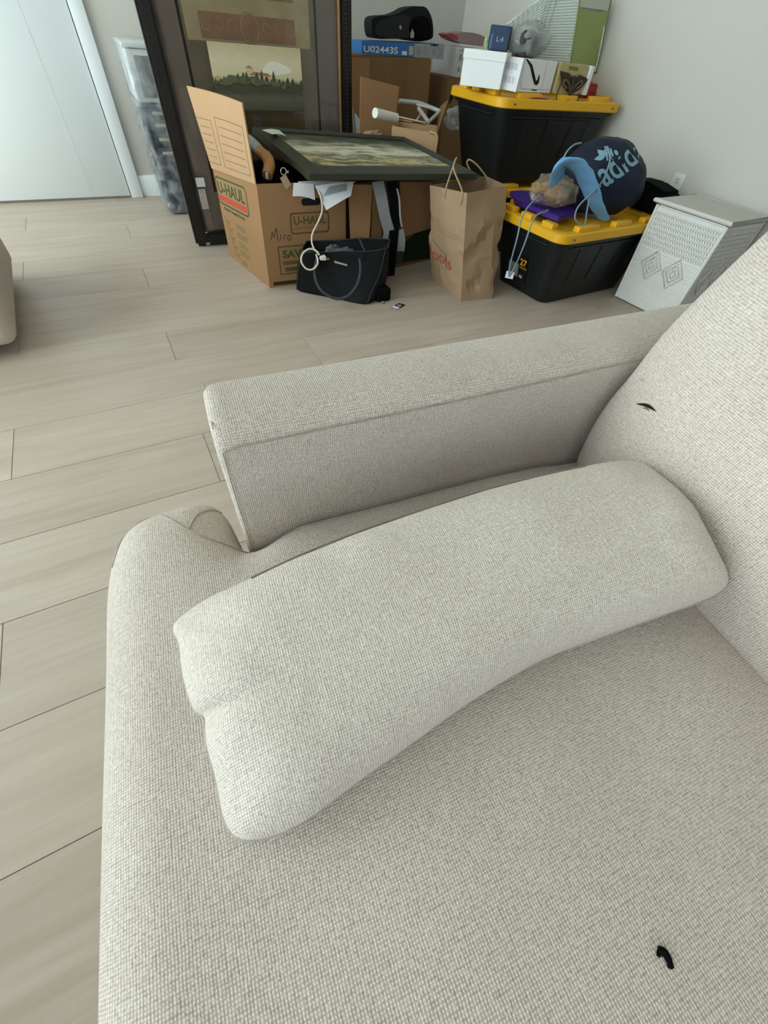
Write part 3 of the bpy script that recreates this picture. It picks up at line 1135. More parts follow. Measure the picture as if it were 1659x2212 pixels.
for s in (-1, 1):
    for k in range(3):
        ctr = cxm + s * (0.075 + 0.062 * k)
        pts = [gp(ctr + (0.024 - 0.0028 * i) * math.cos(i * 0.75 + k) * s, czm + (0.026 - 0.003 * i) * math.sin(i * 0.75 + k), -0.0125) for i in range(9)]
        tube('ornament_scroll', pts, 0.0032, ORN, bp_, n=5, sm=3)
tube('ornament_ring', [gp(cxm + 0.040 * math.cos(a * PI / 5), czm + 0.045 * math.sin(a * PI / 5), -0.0125) for a in range(10)], 0.0042, ORN, bp_, n=5, closed=True, sm=3)
lx0, lx1, lz0, lz1 = (0.5815,2.8305,0.7631)[0], (1.0189,2.8308,0.7711)[0], (1.0188,2.8225,0.5628)[2], (0.5757,2.8312,0.7791)[2]
LAND = Face(gp(lx0, lz0), gp(lx1, lz0), gp(lx1, lz1), gp(lx0, lz1))
LANDM = painting('village landscape print', [(0.0, '#4d4a3c'), (0.20, '#635f4c'), (0.30, '#47483a'), (0.42, '#4e503c'), (0.47, '#8f8762'), (0.52, '#cfc29b'), (0.75, '#d3c8a8'), (1.0, '#c0b28c')], 5.0, 0.30, (2.2, 3.5, 1))
print_sheet('landscape_print', LAND, LANDM, bp_, off=0.016)
def lpoly(name, pts, m, off=0.0170):
    LAND.poly(name, pts, m, bp_, off=off)
CLOUD = mat('pale cloud', '#e2ddc8', 0.7, var=0.1)
CYP = mat('dark cypress', '#454b36', 0.7, var=0.3, scale=60)
ROOFM = mat('terracotta roof', '#a87252', 0.7)
VILLA = mat('cream villa', '#cbb68a', 0.7, var=0.15, scale=40)
lpoly('cloud', [(q.x, q.y) for q in smooth_path([(a, b, 0) for a, b in [(0.55, 0.60), (0.66, 0.57), (0.82, 0.60), (0.88, 0.66), (0.78, 0.74), (0.66, 0.78), (0.58, 0.70)]], 4, True)], CLOUD, 0.0165)
lpoly('villa', [(0.42, 0.46), (0.62, 0.46), (0.62, 0.56), (0.42, 0.56)], VILLA)
lpoly('villa_roof', [(0.40, 0.555), (0.64, 0.545), (0.60, 0.595), (0.45, 0.605)], ROOFM, 0.0174)
lpoly('tower', [(0.37, 0.50), (0.43, 0.50), (0.43, 0.66), (0.37, 0.66)], VILLA, 0.0174)
lpoly('tower_roof', [(0.36, 0.655), (0.44, 0.655), (0.40, 0.70)], ROOFM, 0.0178)
rnd = random.Random(3)
for k in range(20):
    x = 0.03 + 0.94 * k / 19 + rnd.uniform(-0.015, 0.015)
    hgt = rnd.uniform(0.05, 0.20) * (1.15 if 0.2 < x < 0.75 else 0.8)
    w = rnd.uniform(0.010, 0.026)
    z0 = 0.36 + 0.06 * math.sin(x * 3)
    lpoly('cypress', [(x - w, z0), (x + w, z0), (x + w * 0.9, z0 + hgt * 0.5), (x + w * 0.2, z0 + hgt), (x - w * 0.5, z0 + hgt * 0.8), (x - w * 1.1, z0 + hgt * 0.4)], CYP, 0.0180 + 0.0001 * (k % 5))
BUSH = [mat('olive bush', '#5c5f42', 0.7, var=0.4, scale=60), mat('brown bush', '#6b5f45', 0.7, var=0.4, scale=60), mat('grey green bush', '#55594a', 0.7, var=0.4, scale=60)]
for k in range(16):
    x = 0.05 + 0.9 * rnd.random()
    y = 0.36 + 0.10 * rnd.random() + (0.05 if 0.2 < x < 0.7 else 0)
    rx, ry = rnd.uniform(0.03, 0.07), rnd.uniform(0.02, 0.06)
    lpoly('bush', [(x + rx * math.cos(a * PI / 6) * rnd.uniform(0.8, 1.1), y + ry * math.sin(a * PI / 6) * rnd.uniform(0.8, 1.15)) for a in range(12)], BUSH[k % 3], 0.0186 + 0.0001 * k)
gpoly('lower_tan_strip', rect(lx0 + 0.02, lx1 + 0.01, lz0 - 0.085, lz0 - 0.012), mat('ochre strip', '#7d6a45', 0.7, var=0.2, scale=18), -0.0150)
gpoly('crest', rect((lx0 + lx1) / 2 - 0.052, (lx0 + lx1) / 2 - 0.008, lz0 - 0.08, lz0 - 0.02), mat('grey crest', '#827c6b', 0.7, var=0.3, scale=70), -0.0135)
gx0, gx1 = FX0 + FB + 0.01, FX1 - FB - 0.012
gbar('glass', gx0, gx1, FZ0 + FB, FZ1 - FB, 0.0005, 0.002, GLASS, 0)
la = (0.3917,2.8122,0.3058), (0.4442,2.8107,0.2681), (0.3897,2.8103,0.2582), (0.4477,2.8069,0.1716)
gpoly('white_patch', rect(la[0][0], la[1][0], la[1][2], la[0][2]), PAPER, 0.0035)  # pale flat patches laid over the glass, one white, one mottled
gpoly('mottled_patch', rect(la[2][0], la[3][0] - 0.01, la[3][2], la[2][2]), mat('grey pink mottle', '#b9aca6', 0.6, var=0.35, scale=40), 0.0035)

# ------------------------------------------------------------------ plastic-wrapped drawer tower behind the picture
tw = thing('drawer_tower', 'stack of dark drawers wrapped in clear plastic between the white door and tall picture', 'drawers')
TX, TY = 0.285, 3.40
DKN = mat('smoked drawer plastic', '#2c323a', 0.35, var=0.25, scale=12)
GRYF = mat('grey drawer front', '#6d716f', 0.45, var=0.15, scale=10)
CREAM = mat('cream contents', '#b7a98f', 0.7, var=0.2)
box('lower_tub', (TX, TY, 0.0), (TX + 0.33, TY + 0.36, 0.245), DKN, tw, bev=0.03, seg=4)
box('drawer_case', (TX + 0.01, TY + 0.01, 0.26), (TX + 0.33, TY + 0.36, 0.50), DKN, tw, bev=0.008)
for z in (0.285, 0.345, 0.405, 0.455):
    d = box('drawer', (TX + 0.03, TY - 0.002, z), (TX + 0.31, TY + 0.015, z + 0.042), mat('drawer front', '#39424c', 0.3, var=0.3, scale=20), tw, bev=0.004)
    box('contents', (TX + 0.05, TY - 0.004, z + 0.012), (TX + 0.12 + 0.3 * (z - 0.28), TY - 0.001, z + 0.026), CREAM, d, bev=0.001)
box('upper_case', (TX - 0.005, TY - 0.005, 0.515), (TX + 0.33, TY + 0.36, 0.715), mat('white drawer plastic', '#c8cdcb', 0.4), tw, bev=0.012)
box('upper_front', (TX + 0.030, TY - 0.012, 0.535), (TX + 0.31, TY, 0.69), GRYF, tw, bev=0.006)
box('lid', (TX - 0.012, TY - 0.012, 0.715), (TX + 0.34, TY + 0.36, 0.735), mat('white drawer plastic', '#c8cdcb'), tw, bev=0.006)
def wrap(name, x0, y0, x1, y1, z0, z1, amp, seedv):
    bm = bmesh.new()
    rings = []
    nz = 26
    for k in range(nz + 1):
        z = z0 + (z1 - z0) * k / nz
        base = rring((x0 + x1) / 2, (y0 + y1) / 2, (x1 - x0) / 2, (y1 - y0) / 2, 0.03, z, 6)
        c = Vector(((x0 + x1) / 2, (y0 + y1) / 2, z))
        r = []
        for p in base:
            d = (p - c).normalized()
            a = amp * (noise.noise(Vector((p.x * 12, p.y * 12, z * 26 + seedv))) + 0.6 * noise.noise(Vector((p.x * 40, p.y * 40, z * 50 + seedv))))
            pinch = -0.012 * math.exp(-((z - 0.27) / 0.03) ** 2)
            r.append(p + d * (a + 0.010 + pinch))
        rings.append(r)
    loft(bm, rings, cap0=False, cap1=False)
    return finish(name, bm, FILM2, tw, angle=35)
wrap('plastic_wrap', TX - 0.002, TY - 0.006, TX + 0.335, TY + 0.37, 0.012, 0.52, 0.010, 0)
wrap('plastic_wrap', TX - 0.010, TY - 0.012, TX + 0.345, TY + 0.37, 0.50, 0.74, 0.005, 4)

# ------------------------------------------------------------------ cardboard moving box with the printed long flap
def open_box(root, BL, BR, BRb, BLb, TL, TR, TRb, TLb, m, t=0.005):
    """four walls and a floor; front = BL BR TR TL seen from outside"""
    F = Face(BL, BR, TR, TL)
    Rf = Face(BR, BRb, TRb, TR)
    Bk = Face(BRb, BLb, TLb, TRb)
    Lf = Face(BLb, BL, TL, TLb)
    for f, n in ((F, 'front_panel'), (Rf, 'side_panel'), (Bk, 'back_panel'), (Lf, 'side_panel')):
        f.panel(n, m, root, t)
    bot = [Vector(q) + Vector((0, 0, 0.001)) for q in (BL, BR, BRb, BLb)]
    hexa('bottom', bot, [q + Vector((0, 0, t)) for q in bot], m, root, 0)
    return F, Rf, Bk, Lf
mb = thing('moving_box', 'open brown moving box with green lettering and a tall raised flap', 'box')
b_fl, t_fr = (0.544, 2.148, 0.0), (0.9546,2.1351,0.4140)
b_fr = (t_fr[0], t_fr[1] + 0.002, 0.0)
b_bl, b_br = (0.466, 2.620, 0.0), (0.960, 2.640, 0.0)
t_fl = (0.547, 2.146, 0.414)
t_bl, t_br = (0.4614,2.6000,0.3834), (0.945, 2.600, 0.405)
F, Rf, Bk, Lf = open_box(mb, b_fl, b_fr, b_br, b_bl, t_fl, t_fr, t_br, t_bl, CARD)
# raised left flap, slightly curled outward
fA, fB, fC, fD = Vector(t_bl), Vector(t_fl), Vector((0.5248,2.0900,0.6630)), Vector((0.4192,2.5600,0.6601))
FL_ = Face(fA, fB, fC, fD)
flap = sheet('raised_flap', lambda u, v: FL_.at(u, v, 0.0025 - 0.012 * math.sin(PI * u) * v), 8, 6, CARD_L, mb, 0.005)
FLo = FL_
def flines(face, rects, w, m, parent, off):
    L_ = []
    for x0, x1, y0, y1, k in rects:
        L_.append([(x0, y0), (x1, y0), (x1, y1), (x0, y1), (x0, y0)])
        for i in range(1, k + 1):
            y = y1 - (y1 - y0) * i / (k + 1)
            L_.append([(x0 + 0.04, y), (x1 - 0.04, y)])
    return face.strokes('printed_table', L_, w, m, parent, off)
def fl_at(u, v, off):
    return FL_.at(u, v, 0.0055 - 0.012 * math.sin(PI * u) * v + off)
class Bent(Face):
    def at(s, u, v, off=0.0):
        return fl_at(u, v, off)
BF = Bent(fA, fB, fC, fD)
BF.strokes('printed_table', sum([[[(x0, y0), ((x0 + x1) / 2, y0), (x1, y0), (x1, y1), ((x0 + x1) / 2, y1), (x0, y1), (x0, y0)]] + [[(x0 + 0.05, y1 - (y1 - y0) * i / 6), ((x0 + x1) / 2, y1 - (y1 - y0) * i / 6), (x1 - 0.05, y1 - (y1 - y0) * i / 6)] for i in range(1, 6)]
           for x0, x1, y0, y1 in ((0.38, 0.93, 0.10, 0.72), (-0.0, 0.29, 0.10, 0.66))], []), 0.0022, INK_F, flap, 0.0008)
# inner flaps folded down
sheet('folded_flap', lambda u, v: (Face(t_fr, t_br, (t_br[0] - 0.06, t_br[1], 0.26), (t_fr[0] - 0.06, t_fr[1] + 0.02, 0.26))).at(u, v, 0.0), 3, 3, CARD_D, mb, 0.004)
# prints on the left panel
def rrect(x0, x1, y0, y1, rx, ry, n=4):
    out = []
    for cx, cy, a0 in ((x1 - rx, y1 - ry, 0), (x0 + rx, y1 - ry, PI / 2), (x0 + rx, y0 + ry, PI), (x1 - rx, y0 + ry, 1.5 * PI)):
        for i in range(n + 1):
            a = a0 + PI / 2 * i / n
            out.append((cx + rx * math.cos(a), cy + ry * math.sin(a)))
    return out
def closed(p):
    return p + [p[0]]
Lf.strokes('logo_border', [closed(rrect(0.015, 0.74, 0.655, 0.925, 0.06, 0.05))], 0.007, INK_G, mb)
Lf.text('U-HAUL', 0.055, 0.765, 0.63, 0.125, INK_G, mb, bold=0.02)
Lf.poly('red_band', [(0.04, 0.685), (0.71, 0.685), (0.71, 0.745), (0.04, 0.745)], INK_R, mb)
Lf.text('Moving Supply Boxes', 0.12, 0.585, 0.50, 0.045, INK_G, mb, bold=0.02)
tl = []
rnd = random.Random(5)
for k in range(4):
    for j in range(3):
        y = 0.50 - 0.10 * k - 0.022 * j
        tl.append([(0.36, y), (0.36 + rnd.uniform(0.16, 0.24), y)])
Lf.strokes('small_print', tl, 0.006, INK_F, mb)
pic = []
for k in range(5):
    y = 0.50 - 0.09 * k
    x = 0.06 + 0.03 * k
    pic += [[(x, y), (x + 0.14, y - 0.07)], [(x + 0.03, y - 0.05), (x + 0.16, y - 0.01)], [(x + 0.02, y + 0.01), (x + 0.06, y - 0.06), (x + 0.11, y - 0.05), (x + 0.13, y)]]
Lf.strokes('tool_pictures', pic, 0.004, INK_F, mb)
Lf.poly('green_block', [(0.36, 0.03), (0.47, 0.03), (0.47, 0.085), (0.36, 0.085)], INK_F, mb)
# prints on the front panel
F.strokes('logo_border', [closed(rrect(0.33, 0.78, 0.545, 0.735, 0.03, 0.03))], 0.006, mat('olive print', '#5b5330', 0.85, var=0.2, spec=0.1), mb)
OLV = mat('olive print', '#5b5330')
F.text('U-HAUL', 0.365, 0.625, 0.39, 0.085, OLV, mb, bold=0.02)
F.poly('red_band', [(0.36, 0.585), (0.62, 0.585), (0.62, 0.605), (0.36, 0.605)], mat('faded red print', '#9c6044', 0.85, spec=0.1), mb)
F.poly('hand_hole', rrect(0.47, 0.69, 0.80, 0.865, 0.03, 0.03), GROOVE, mb)
F.strokes('handwriting', [[(0.085, 0.50), (0.105, 0.575), (0.12, 0.525), (0.155, 0.61), (0.165, 0.48)], [(0.195, 0.50), (0.20, 0.545)], [(0.198, 0.575), (0.20, 0.58)], [(0.235, 0.49), (0.24, 0.535), (0.262, 0.54)],
           [(0.29, 0.535), (0.275, 0.505), (0.295, 0.48), (0.32, 0.50), (0.315, 0.53), (0.29, 0.535)]], 0.0025, INK_K, mb)
F.strokes('print_border', [[(0.155, 0.14), (0.155, 0.425), (0.60, 0.425)], [(0.155, 0.14), (0.60, 0.14)]], 0.005, OLV, mb)
F.text('SAVE!', 0.20, 0.305, 0.32, 0.085, INK_G, mb, bold=0.03)
F.strokes('small_print', [[(0.20, y), (0.52, y)] for y in (0.265, 0.245)] + [[(0.22, y), (0.40, y)] for y in (0.20, 0.185, 0.17)], 0.006, OLV, mb)
F.poly('green_patch', [(0.60, 0.28), (0.97, 0.30), (0.97, 0.43), (0.60, 0.44)], INK_DG, mb)
F.poly('bottom_band', [(0.05, 0.022), (0.98, 0.022), (0.98, 0.062), (0.05, 0.062)], mat('dark olive band', '#3b3522', 0.85, spec=0.1), mb)
F.strokes('crease', [[(0.02, 0.10), (0.12, 0.11), (0.30, 0.135)]], 0.002, CARD_D, mb)

# things in and on that box
bc_ = thing('cloth_bundle', 'bundle of black cloth filling the open moving box with the raised flap', 'cloth')
blob('bundle', (0.735, 2.355, 0.305), (0.170, 0.185, 0.095), 0.12, BLACKC, bc_, freq=5, sub=4, seedv=2)

blob('bundle', (0.700, 2.505, 0.345), (0.175, 0.075, 0.085), 0.10, BLACKC, bc_, freq=5, sub=4, seedv=7)

um = thing('umbrella', 'umbrella with curved wooden handle poking out of the moving box', 'umbrella')
tube('shaft', [(0.6349,2.6200,0.5461), (0.6231,2.5200,0.5158), (0.6334,2.4600,0.4902)], 0.014, mat('dark shaft', '#202024', 0.4), um, n=10)
tube('ferrule', [(0.6241,2.4800,0.5013), (0.6385,2.4200,0.4886), (0.6456,2.3800,0.4762)], 0.022, mat('silver sleeve', '#a9aba8', 0.35, var=0.2, scale=30), um, n=12)
HND = mat('varnished wood handle', '#bd8546', 0.35, var=0.15, scale=20, stretch=(1, 1, 5), spec=0.5)
hd = tube('handle', [(0.6433,2.3850,0.4785), (0.6517,2.3400,0.4719), (0.6545,2.3000,0.4615), (0.6475,2.2700,0.4498), (0.6328,2.2500,0.4348), (0.6220,2.2350,0.4221)], [0.021] * 8 + [0.025] * 14 + [0.023] * 9, HND, um, n=14)
bmp = Vector((0.6168,2.2220,0.4280))
box('white_sticker', tuple(bmp + Vector((-0.006, -0.004, -0.013))), tuple(bmp + Vector((0.006, 0.0, 0.010))), PAPER, hd, bev=0.001)

ky = thing('key_ring', 'metal key ring with a tan tag hanging over the moving box edge', 'keys')
kc = Vector((0.6629,2.1250,0.4582))
bm = bmesh.new()
add_tube(bm, [kc + Vector((0.012 * math.cos(a * PI / 8), -0.002, 0.012 * math.sin(a * PI / 8))) for a in range(16)], 0.0018, 6, closed=True)
finish('ring', bm, CHROME, ky)
TAGF = Face((0.6562,2.1220,0.4125), (0.6870,2.1200,0.3992), (0.6848,2.1260,0.4344), (0.6470,2.1280,0.4365))
TAGF = Face((0.6653,2.1180,0.3972), (0.6900,2.1180,0.4139), (0.6715,2.1240,0.4490), (0.6456,2.1240,0.4358))
TAGF.panel('tag', mat('tan tag', '#a28f72', 0.6), ky, 0.003)
box('key', tuple(kc + Vector((0.010, -0.004, -0.006))), tuple(kc + Vector((0.022, -0.001, 0.004))), CHROME, ky, bev=0.001)

pp = thing('paper_sheet', 'white paper with a curved torn edge hanging over the moving box front', 'paper')
P1 = Face((0.6811,2.0850,0.3814), (0.7817,2.0850,0.3625), (0.7865,2.1050,0.4153), (0.6967,2.1050,0.4227))
sheet('sheet', lambda u, v: P1.at(u, v + 0.10 * math.sin(PI * u) * (1 - v), 0.004 * math.sin(2 * u)), 8, 6, PAPER, pp, 0.0006)
pp2 = thing('paper_sheet', 'white printed paper fanning out beyond the white cable over the box corner', 'paper')
P2 = Face((0.8191,2.0450,0.3349), (0.9391,2.0450,0.3821), (0.9707,2.0850,0.4238), (0.7870,2.0900,0.4136))
s2_ = sheet('sheet', lambda u, v: P2.at(u, v, 0.006 * math.sin(3 * u)), 8, 6, PAPER, pp2, 0.0006)
P2.strokes('print', [[(0.1 + 0.04 * k, 0.55 + 0.05 * k), (0.8, 0.50 + 0.06 * k)] for k in range(7)], 0.003, GREY_PR, s2_, off=0.0075)
pp3 = thing('paper_sheet', 'narrow folded white paper lying level under the flat picture edge', 'paper')
P3 = Face((0.7120,2.1150,0.4155), (0.9585,2.1180,0.3973), (1.0081,2.1350,0.4142), (0.7301,2.1350,0.4203))
sheet('sheet', lambda u, v: P3.at(u, v, 0.002 * math.sin(5 * u)), 6, 2, PAPER, pp3, 0.0006)

cb = thing('power_cable', 'off-white cable looping from the moving box down to black handbag', 'cable')
tube('cord', [(0.7971,2.1000,0.4096), (0.8031,2.0650,0.3795), (0.8050,2.0600,0.3301), (0.7826,2.0600,0.2877), (0.7510,2.0550,0.2461), (0.7407,2.0400,0.2143), (0.7339,1.9900,0.2002), (0.7303,1.9550,0.1834), (0.7235,1.9350,0.1640), (0.6956,1.9300,0.1454), (0.6667,1.9350,0.1505), (0.6507,1.9450,0.1770), (0.6651,1.9600,0.2024), (0.7005,1.9700,0.2147), (0.7291,1.9650,0.2083), (0.7401,1.9500,0.1935)], 0.0042, CABLE, cb, n=8)
pk = Vector((0.7506,1.9380,0.1852))
hexa('plug', [pk + Vector(d) for d in ((-0.014, -0.006, -0.008), (0.014, -0.010, -0.010), (0.014, 0.010, -0.010), (-0.014, 0.006, -0.008))],
     [pk + Vector(d) for d in ((-0.014, -0.006, 0.008), (0.014, -0.010, 0.010), (0.014, 0.010, 0.010), (-0.014, 0.006, 0.008))], WHITEPL, cb, 0.003)
bm = bmesh.new()
for dy in (-0.005, 0.005):
    add_box(bm, tuple(pk + Vector((0.014, dy - 0.001, -0.008))), tuple(pk + Vector((0.030, dy + 0.001, -0.002))))
finish('prong', bm, STEEL, cb)

# ------------------------------------------------------------------ small framed picture lying flat on the boxes
sf = thing('framed_picture', 'dark framed landscape picture lying flat across the two cardboard boxes', 'picture')
NL, NR = Vector((0.7370,2.0192,0.4470)), Vector((1.5609,1.9597,0.4400))
FR2, FLf = Vector((1.4973,2.5319,0.4780)), Vector((0.6937,2.6646,0.5000))
SFm = Face(NL, NR, FR2, FLf)
if SFm.n.z < 0:
    SFm.n = -SFm.n
def ringpts(inx, iny, h):
    return [SFm.at(a, b, h) for a, b in ((inx, iny), (1 - inx, iny), (1 - inx, 1 - iny), (inx, 1 - iny))]
OLB = mat('dark olive frame', '#33332a', 0.42, var=0.25, scale=22, bump=0.15, bscale=60, spec=0.4)
R0, R1, R2, R3 = ringpts(0, 0, 0.0), ringpts(0.002, 0.002, 0.022), ringpts(0.062, 0.075, 0.036), ringpts(0.078, 0.092, 0.026)
Rb = ringpts(0.078, 0.092, 0.0)
for k in range(4):
    j = (k + 1) % 4
    bm = bmesh.new()
    a = [[bm.verts.new(q[i]) for q in (R0, R1, R2, R3, Rb)] for i in (k, j)]
    for i in range(5):
        i2 = (i + 1) % 5
        bm.faces.new((a[0][i], a[0][i2], a[1][i2], a[1][i]))
    bm.faces.new(a[0])
    bm.faces.new(list(reversed(a[1])))
    finish('frame_bar', bm, OLB, sf, smooth=False)
OLD = painting('weathered landscape print', [(0.0, '#454338'), (0.15, '#736b4c'), (0.24, '#c4b688'), (0.32, '#57564a'), (0.42, '#a09b82'), (0.52, '#d2cbb0'), (0.64, '#b3ae98'), (0.76, '#6b6b5c'), (0.88, '#4d5040'), (1.0, '#3a3d31')], 3.4, 0.95, (1.3, 3.2, 1), 3.0)
SFi = Face(*R3)
if SFi.n.z < 0:
    SFi.n = -SFi.n
print_sheet('print', SFi, OLD, sf, off=-0.006)
hexa('backing', [q + SFm.n * 0.004 for q in Rb], [q + SFm.n * 0.014 for q in Rb], CARD_D, sf, 0)
nt_ = thing('sticky_note', 'pale green paper note on the flat picture frame corner', 'note')
NT = Face(SFm.at(0.115, 0.90, 0.033), SFm.at(0.19, 0.895, 0.030), SFm.at(0.125, 1.01, 0.028), SFm.at(0.055, 1.0, 0.029))
NT = Face((0.7291,2.4521,0.5260), (0.7894,2.4376,0.5220), (0.7844,2.5185,0.5310), (0.6977,2.5006,0.5330))
sheet('note', lambda u, v: NT.at(u, v, 0.004 * math.sin(PI * u)), 5, 4, mat('pale green paper', '#c3cbb2', 0.8), nt_, 0.0006)

# ------------------------------------------------------------------ second cardboard box under the flat picture
b2 = thing('cardboard_box', 'brown cardboard box with drooping flaps behind the black handbag', 'box')
c_fl, c_fr = (1.000, 2.150, 0), (1.5816,2.2564,-0.0000)
F2, R2_, B2_, L2_ = open_box(b2, c_fl, c_fr, (1.50, 2.52, 0), (0.98, 2.48, 0), (1.000, 2.140, 0.405), (c_fr[0] - 0.01, c_fr[1] - 0.02, 0.405), (1.49, 2.50, 0.42), (0.98, 2.47, 0.405), CARD_D)
F2.poly('green_print', [(0.42, 0.06), (1.0, 0.02), (1.0, 0.42), (0.72, 0.40), (0.60, 0.30), (0.50, 0.22)], INK_DG, b2)
HF = Face((1.2714,2.1250,0.1759), (1.4720,2.1650,0.1936), (1.4342,2.1650,0.3943), (1.2254,2.1200,0.4095))
sheet('hanging_flap', lambda u, v: HF.at(u, v, 0.004), 4, 4, CARD, b2, 0.005)
HF2 = Face((0.9655,2.1050,0.1837), (1.0604,2.0950,0.1876), (1.0821,2.1150,0.4043), (0.9548,2.1100,0.4092))
sheet('hanging_flap', lambda u, v: HF2.at(u, v, 0.002 + 0.004 * math.sin(7 * v) * u), 4, 6, CARD, b2, 0.005)
HF3 = Face((1.0759,2.1050,0.1835), (1.1368,2.1050,0.1831), (1.1334,2.1150,0.4028), (1.0845,2.1150,0.4042))
sheet('hanging_flap', lambda u, v: HF3.at(u, v, 0.002 + 0.003 * math.sin(9 * v)), 3, 6, CARD_D, b2, 0.004)

# backpack straps trailing out from under the flat picture
st = thing('backpack_straps', 'grey and black backpack straps hanging between handbag and kraft bag', 'straps')
def ribbon(name, pts, w, th, m, parent, side):
    P = smooth_path(pts, 5)
    s = Vector(side).normalized()
    return sheet(name, lambda u, v: P[min(len(P) - 1, int(round(u * (len(P) - 1))))] + s * w * (v - 0.5), len(P) - 1, 2, m, parent, th)
GRYS = mat('silver grey webbing', '#85878a', 0.55, var=0.15, scale=40, bump=0.2, bscale=300)
ribbon('grey_strap', [(1.0924,2.0850,0.4204), (1.1032,2.0600,0.3601), (1.1234,2.0500,0.2890), (1.1462,2.0450,0.2316), (1.1420,2.0500,0.1907)], 0.055, 0.004, GRYS, st, (1, -0.15, 0.1))
ribbon('black_strap', [(1.1598,2.0750,0.4206), (1.1700,2.0550,0.3585), (1.1745,2.0450,0.2875), (1.1717,2.0400,0.2115), (1.1682,2.0350,0.1099), (1.1646,2.0350,0.0306)], 0.050, 0.005, BLACKC, st, (1, -0.15, 0.05))
ribbon('white_edging', [(1.1783,2.0720,0.4155), (1.1924,2.0500,0.3587), (1.1997,2.0400,0.2911), (1.2153,2.0400,0.2481)], 0.008, 0.006, mat('white edging', '#a8a5a2', 0.6), st, (1, -0.15, 0.05))
ribbon('grey_tab', [(1.2007,2.0400,0.2372), (1.2135,2.0340,0.1901), (1.2117,2.0300,0.1396)], 0.045, 0.004, GRYS, st, (1, -0.2, 0.1))
hx = Vector((1.2064,2.0260,0.1179))
box('buckle', tuple(hx + Vector((-0.022, -0.008, -0.028))), tuple(hx + Vector((0.022, 0.004, 0.028))), BLACKP, st, bev=0.005)

# ------------------------------------------------------------------ third cardboard box with metal frame
b3 = thing('cardboard_box', 'tan cardboard box beside the stacked totes with a torn corner', 'box')
q_l, q_n, q_r, q_b = Vector((1.455, 2.640, 0)), Vector((1.625, 2.450, 0)), Vector((1.750, 2.640, 0)), Vector((1.590, 2.800, 0))
hz3 = Vector((0, 0, 0.525))
tl3, tn3, tr3, tb3 = q_l + Vector((0, 0, 0.535)), q_n + Vector((0, 0, 0.533)), q_r + Vector((0, 0, 0.540)), q_b + Vector((0, 0, 0.53))
F3, R3_, B3_, L3_ = open_box(b3, q_l, q_n, q_r, q_b, tl3, tn3, tr3, tb3, CARD_L)
sheet('open_flap', lambda u, v: Face(tn3, tr3, tr3 + Vector((0.01, 0.01, 0.075)), tn3 + Vector((0.11, 0.10, 0.115))).at(u, v, 0), 4, 4, CARD_D, b3, 0.005)
tube('torn_edge', [tn3 + Vector((-0.03, 0.03, 0.002)), tn3 + Vector((0, -0.004, -0.01)), tn3 + Vector((0.002, -0.006, -0.07)), tn3 + Vector((-0.002, -0.004, -0.12))], 0.006, CARD_EDGE, b3, n=6)
pf = thing('cardboard_sheet', 'upright tan cardboard sheet standing against the tall picture frame', 'cardboard')
PF = Face((1.283, 2.690, 0.004), (1.452, 2.690, 0.004), (1.5100,2.6900,0.6794), (1.2851,2.6900,0.7078))
sheet('panel', lambda u, v: PF.at(u, v, 0), 4, 8, CARD, pf, 0.006)
mf = thing('folding_stand', 'silver metal folding stand with a white handle lying in the tan box', 'stand')
PUT = dict(n=10, sm=0)
rod = tube('rod', [(1.3912,2.5000,0.5856), (1.6259,2.5800,0.5533)], 0.0075, CHROME, mf, **PUT)
tube('handle', [(1.2461,2.4400,0.6057), (1.3996,2.5000,0.5823)], 0.019, WHITEPL, mf, n=14, sm=0)
GM = mat('grey painted metal', '#a8a79f', 0.4, metal=0.3, var=0.1, scale=30)
tube('bar', [(1.5216,2.7000,0.6253), (1.6421,2.7000,0.6209), (1.7253,2.6000,0.6014)], 0.010, GM, mf, **PUT)
tube('bar', [(1.6363,2.6800,0.6013), (1.6424,2.5700,0.5603)], 0.010, GM, mf, **PUT)
tube('bar', [(1.6282,2.6900,0.6145), (1.7306,2.6000,0.6051)], 0.006, GM, mf, **PUT)
tube('bar', [(1.7283,2.6000,0.6015), (1.6371,2.5700,0.5566)], 0.009, GM, mf, **PUT)
tube('bar', [(1.6172,2.6600,0.5519), (1.6674,2.6800,0.5946)], 0.006, GM, mf, **PUT)
cp = thing('plastic_sheet', 'crumpled clear plastic between the tan box and stacked totes', 'plastic')
blob('sheet', (1.8936,2.6800,0.5641), (0.06, 0.05, 0.05), 0.35, FILM2, cp, freq=9, sub=3, facet=True, seedv=3)
gpz = thing('plastic_sheet', 'grey plastic sheet wedged between tall picture frame and upright cardboard', 'plastic')
GP = Face((1.305, 2.745, 0.004), (1.385, 2.745, 0.004), (1.3279,2.7450,0.5192), (1.2712,2.7450,0.5869))
sheet('sheet', lambda u, v: GP.at(u, v, 0.01 * math.sin(6 * u + 4 * v)), 5, 6, mat('grey plastic', '#8d8c8a', 0.3, var=0.1), gpz, 0.002)
cr_ = thing('crumpled_paper', 'crumpled tan paper behind the flat picture by the upright cardboard', 'paper')
blob('paper', (1.3425,2.6400,0.4896), (0.055, 0.03, 0.025), 0.45, KRAFT, cr_, freq=9, sub=3, facet=True, seedv=1)

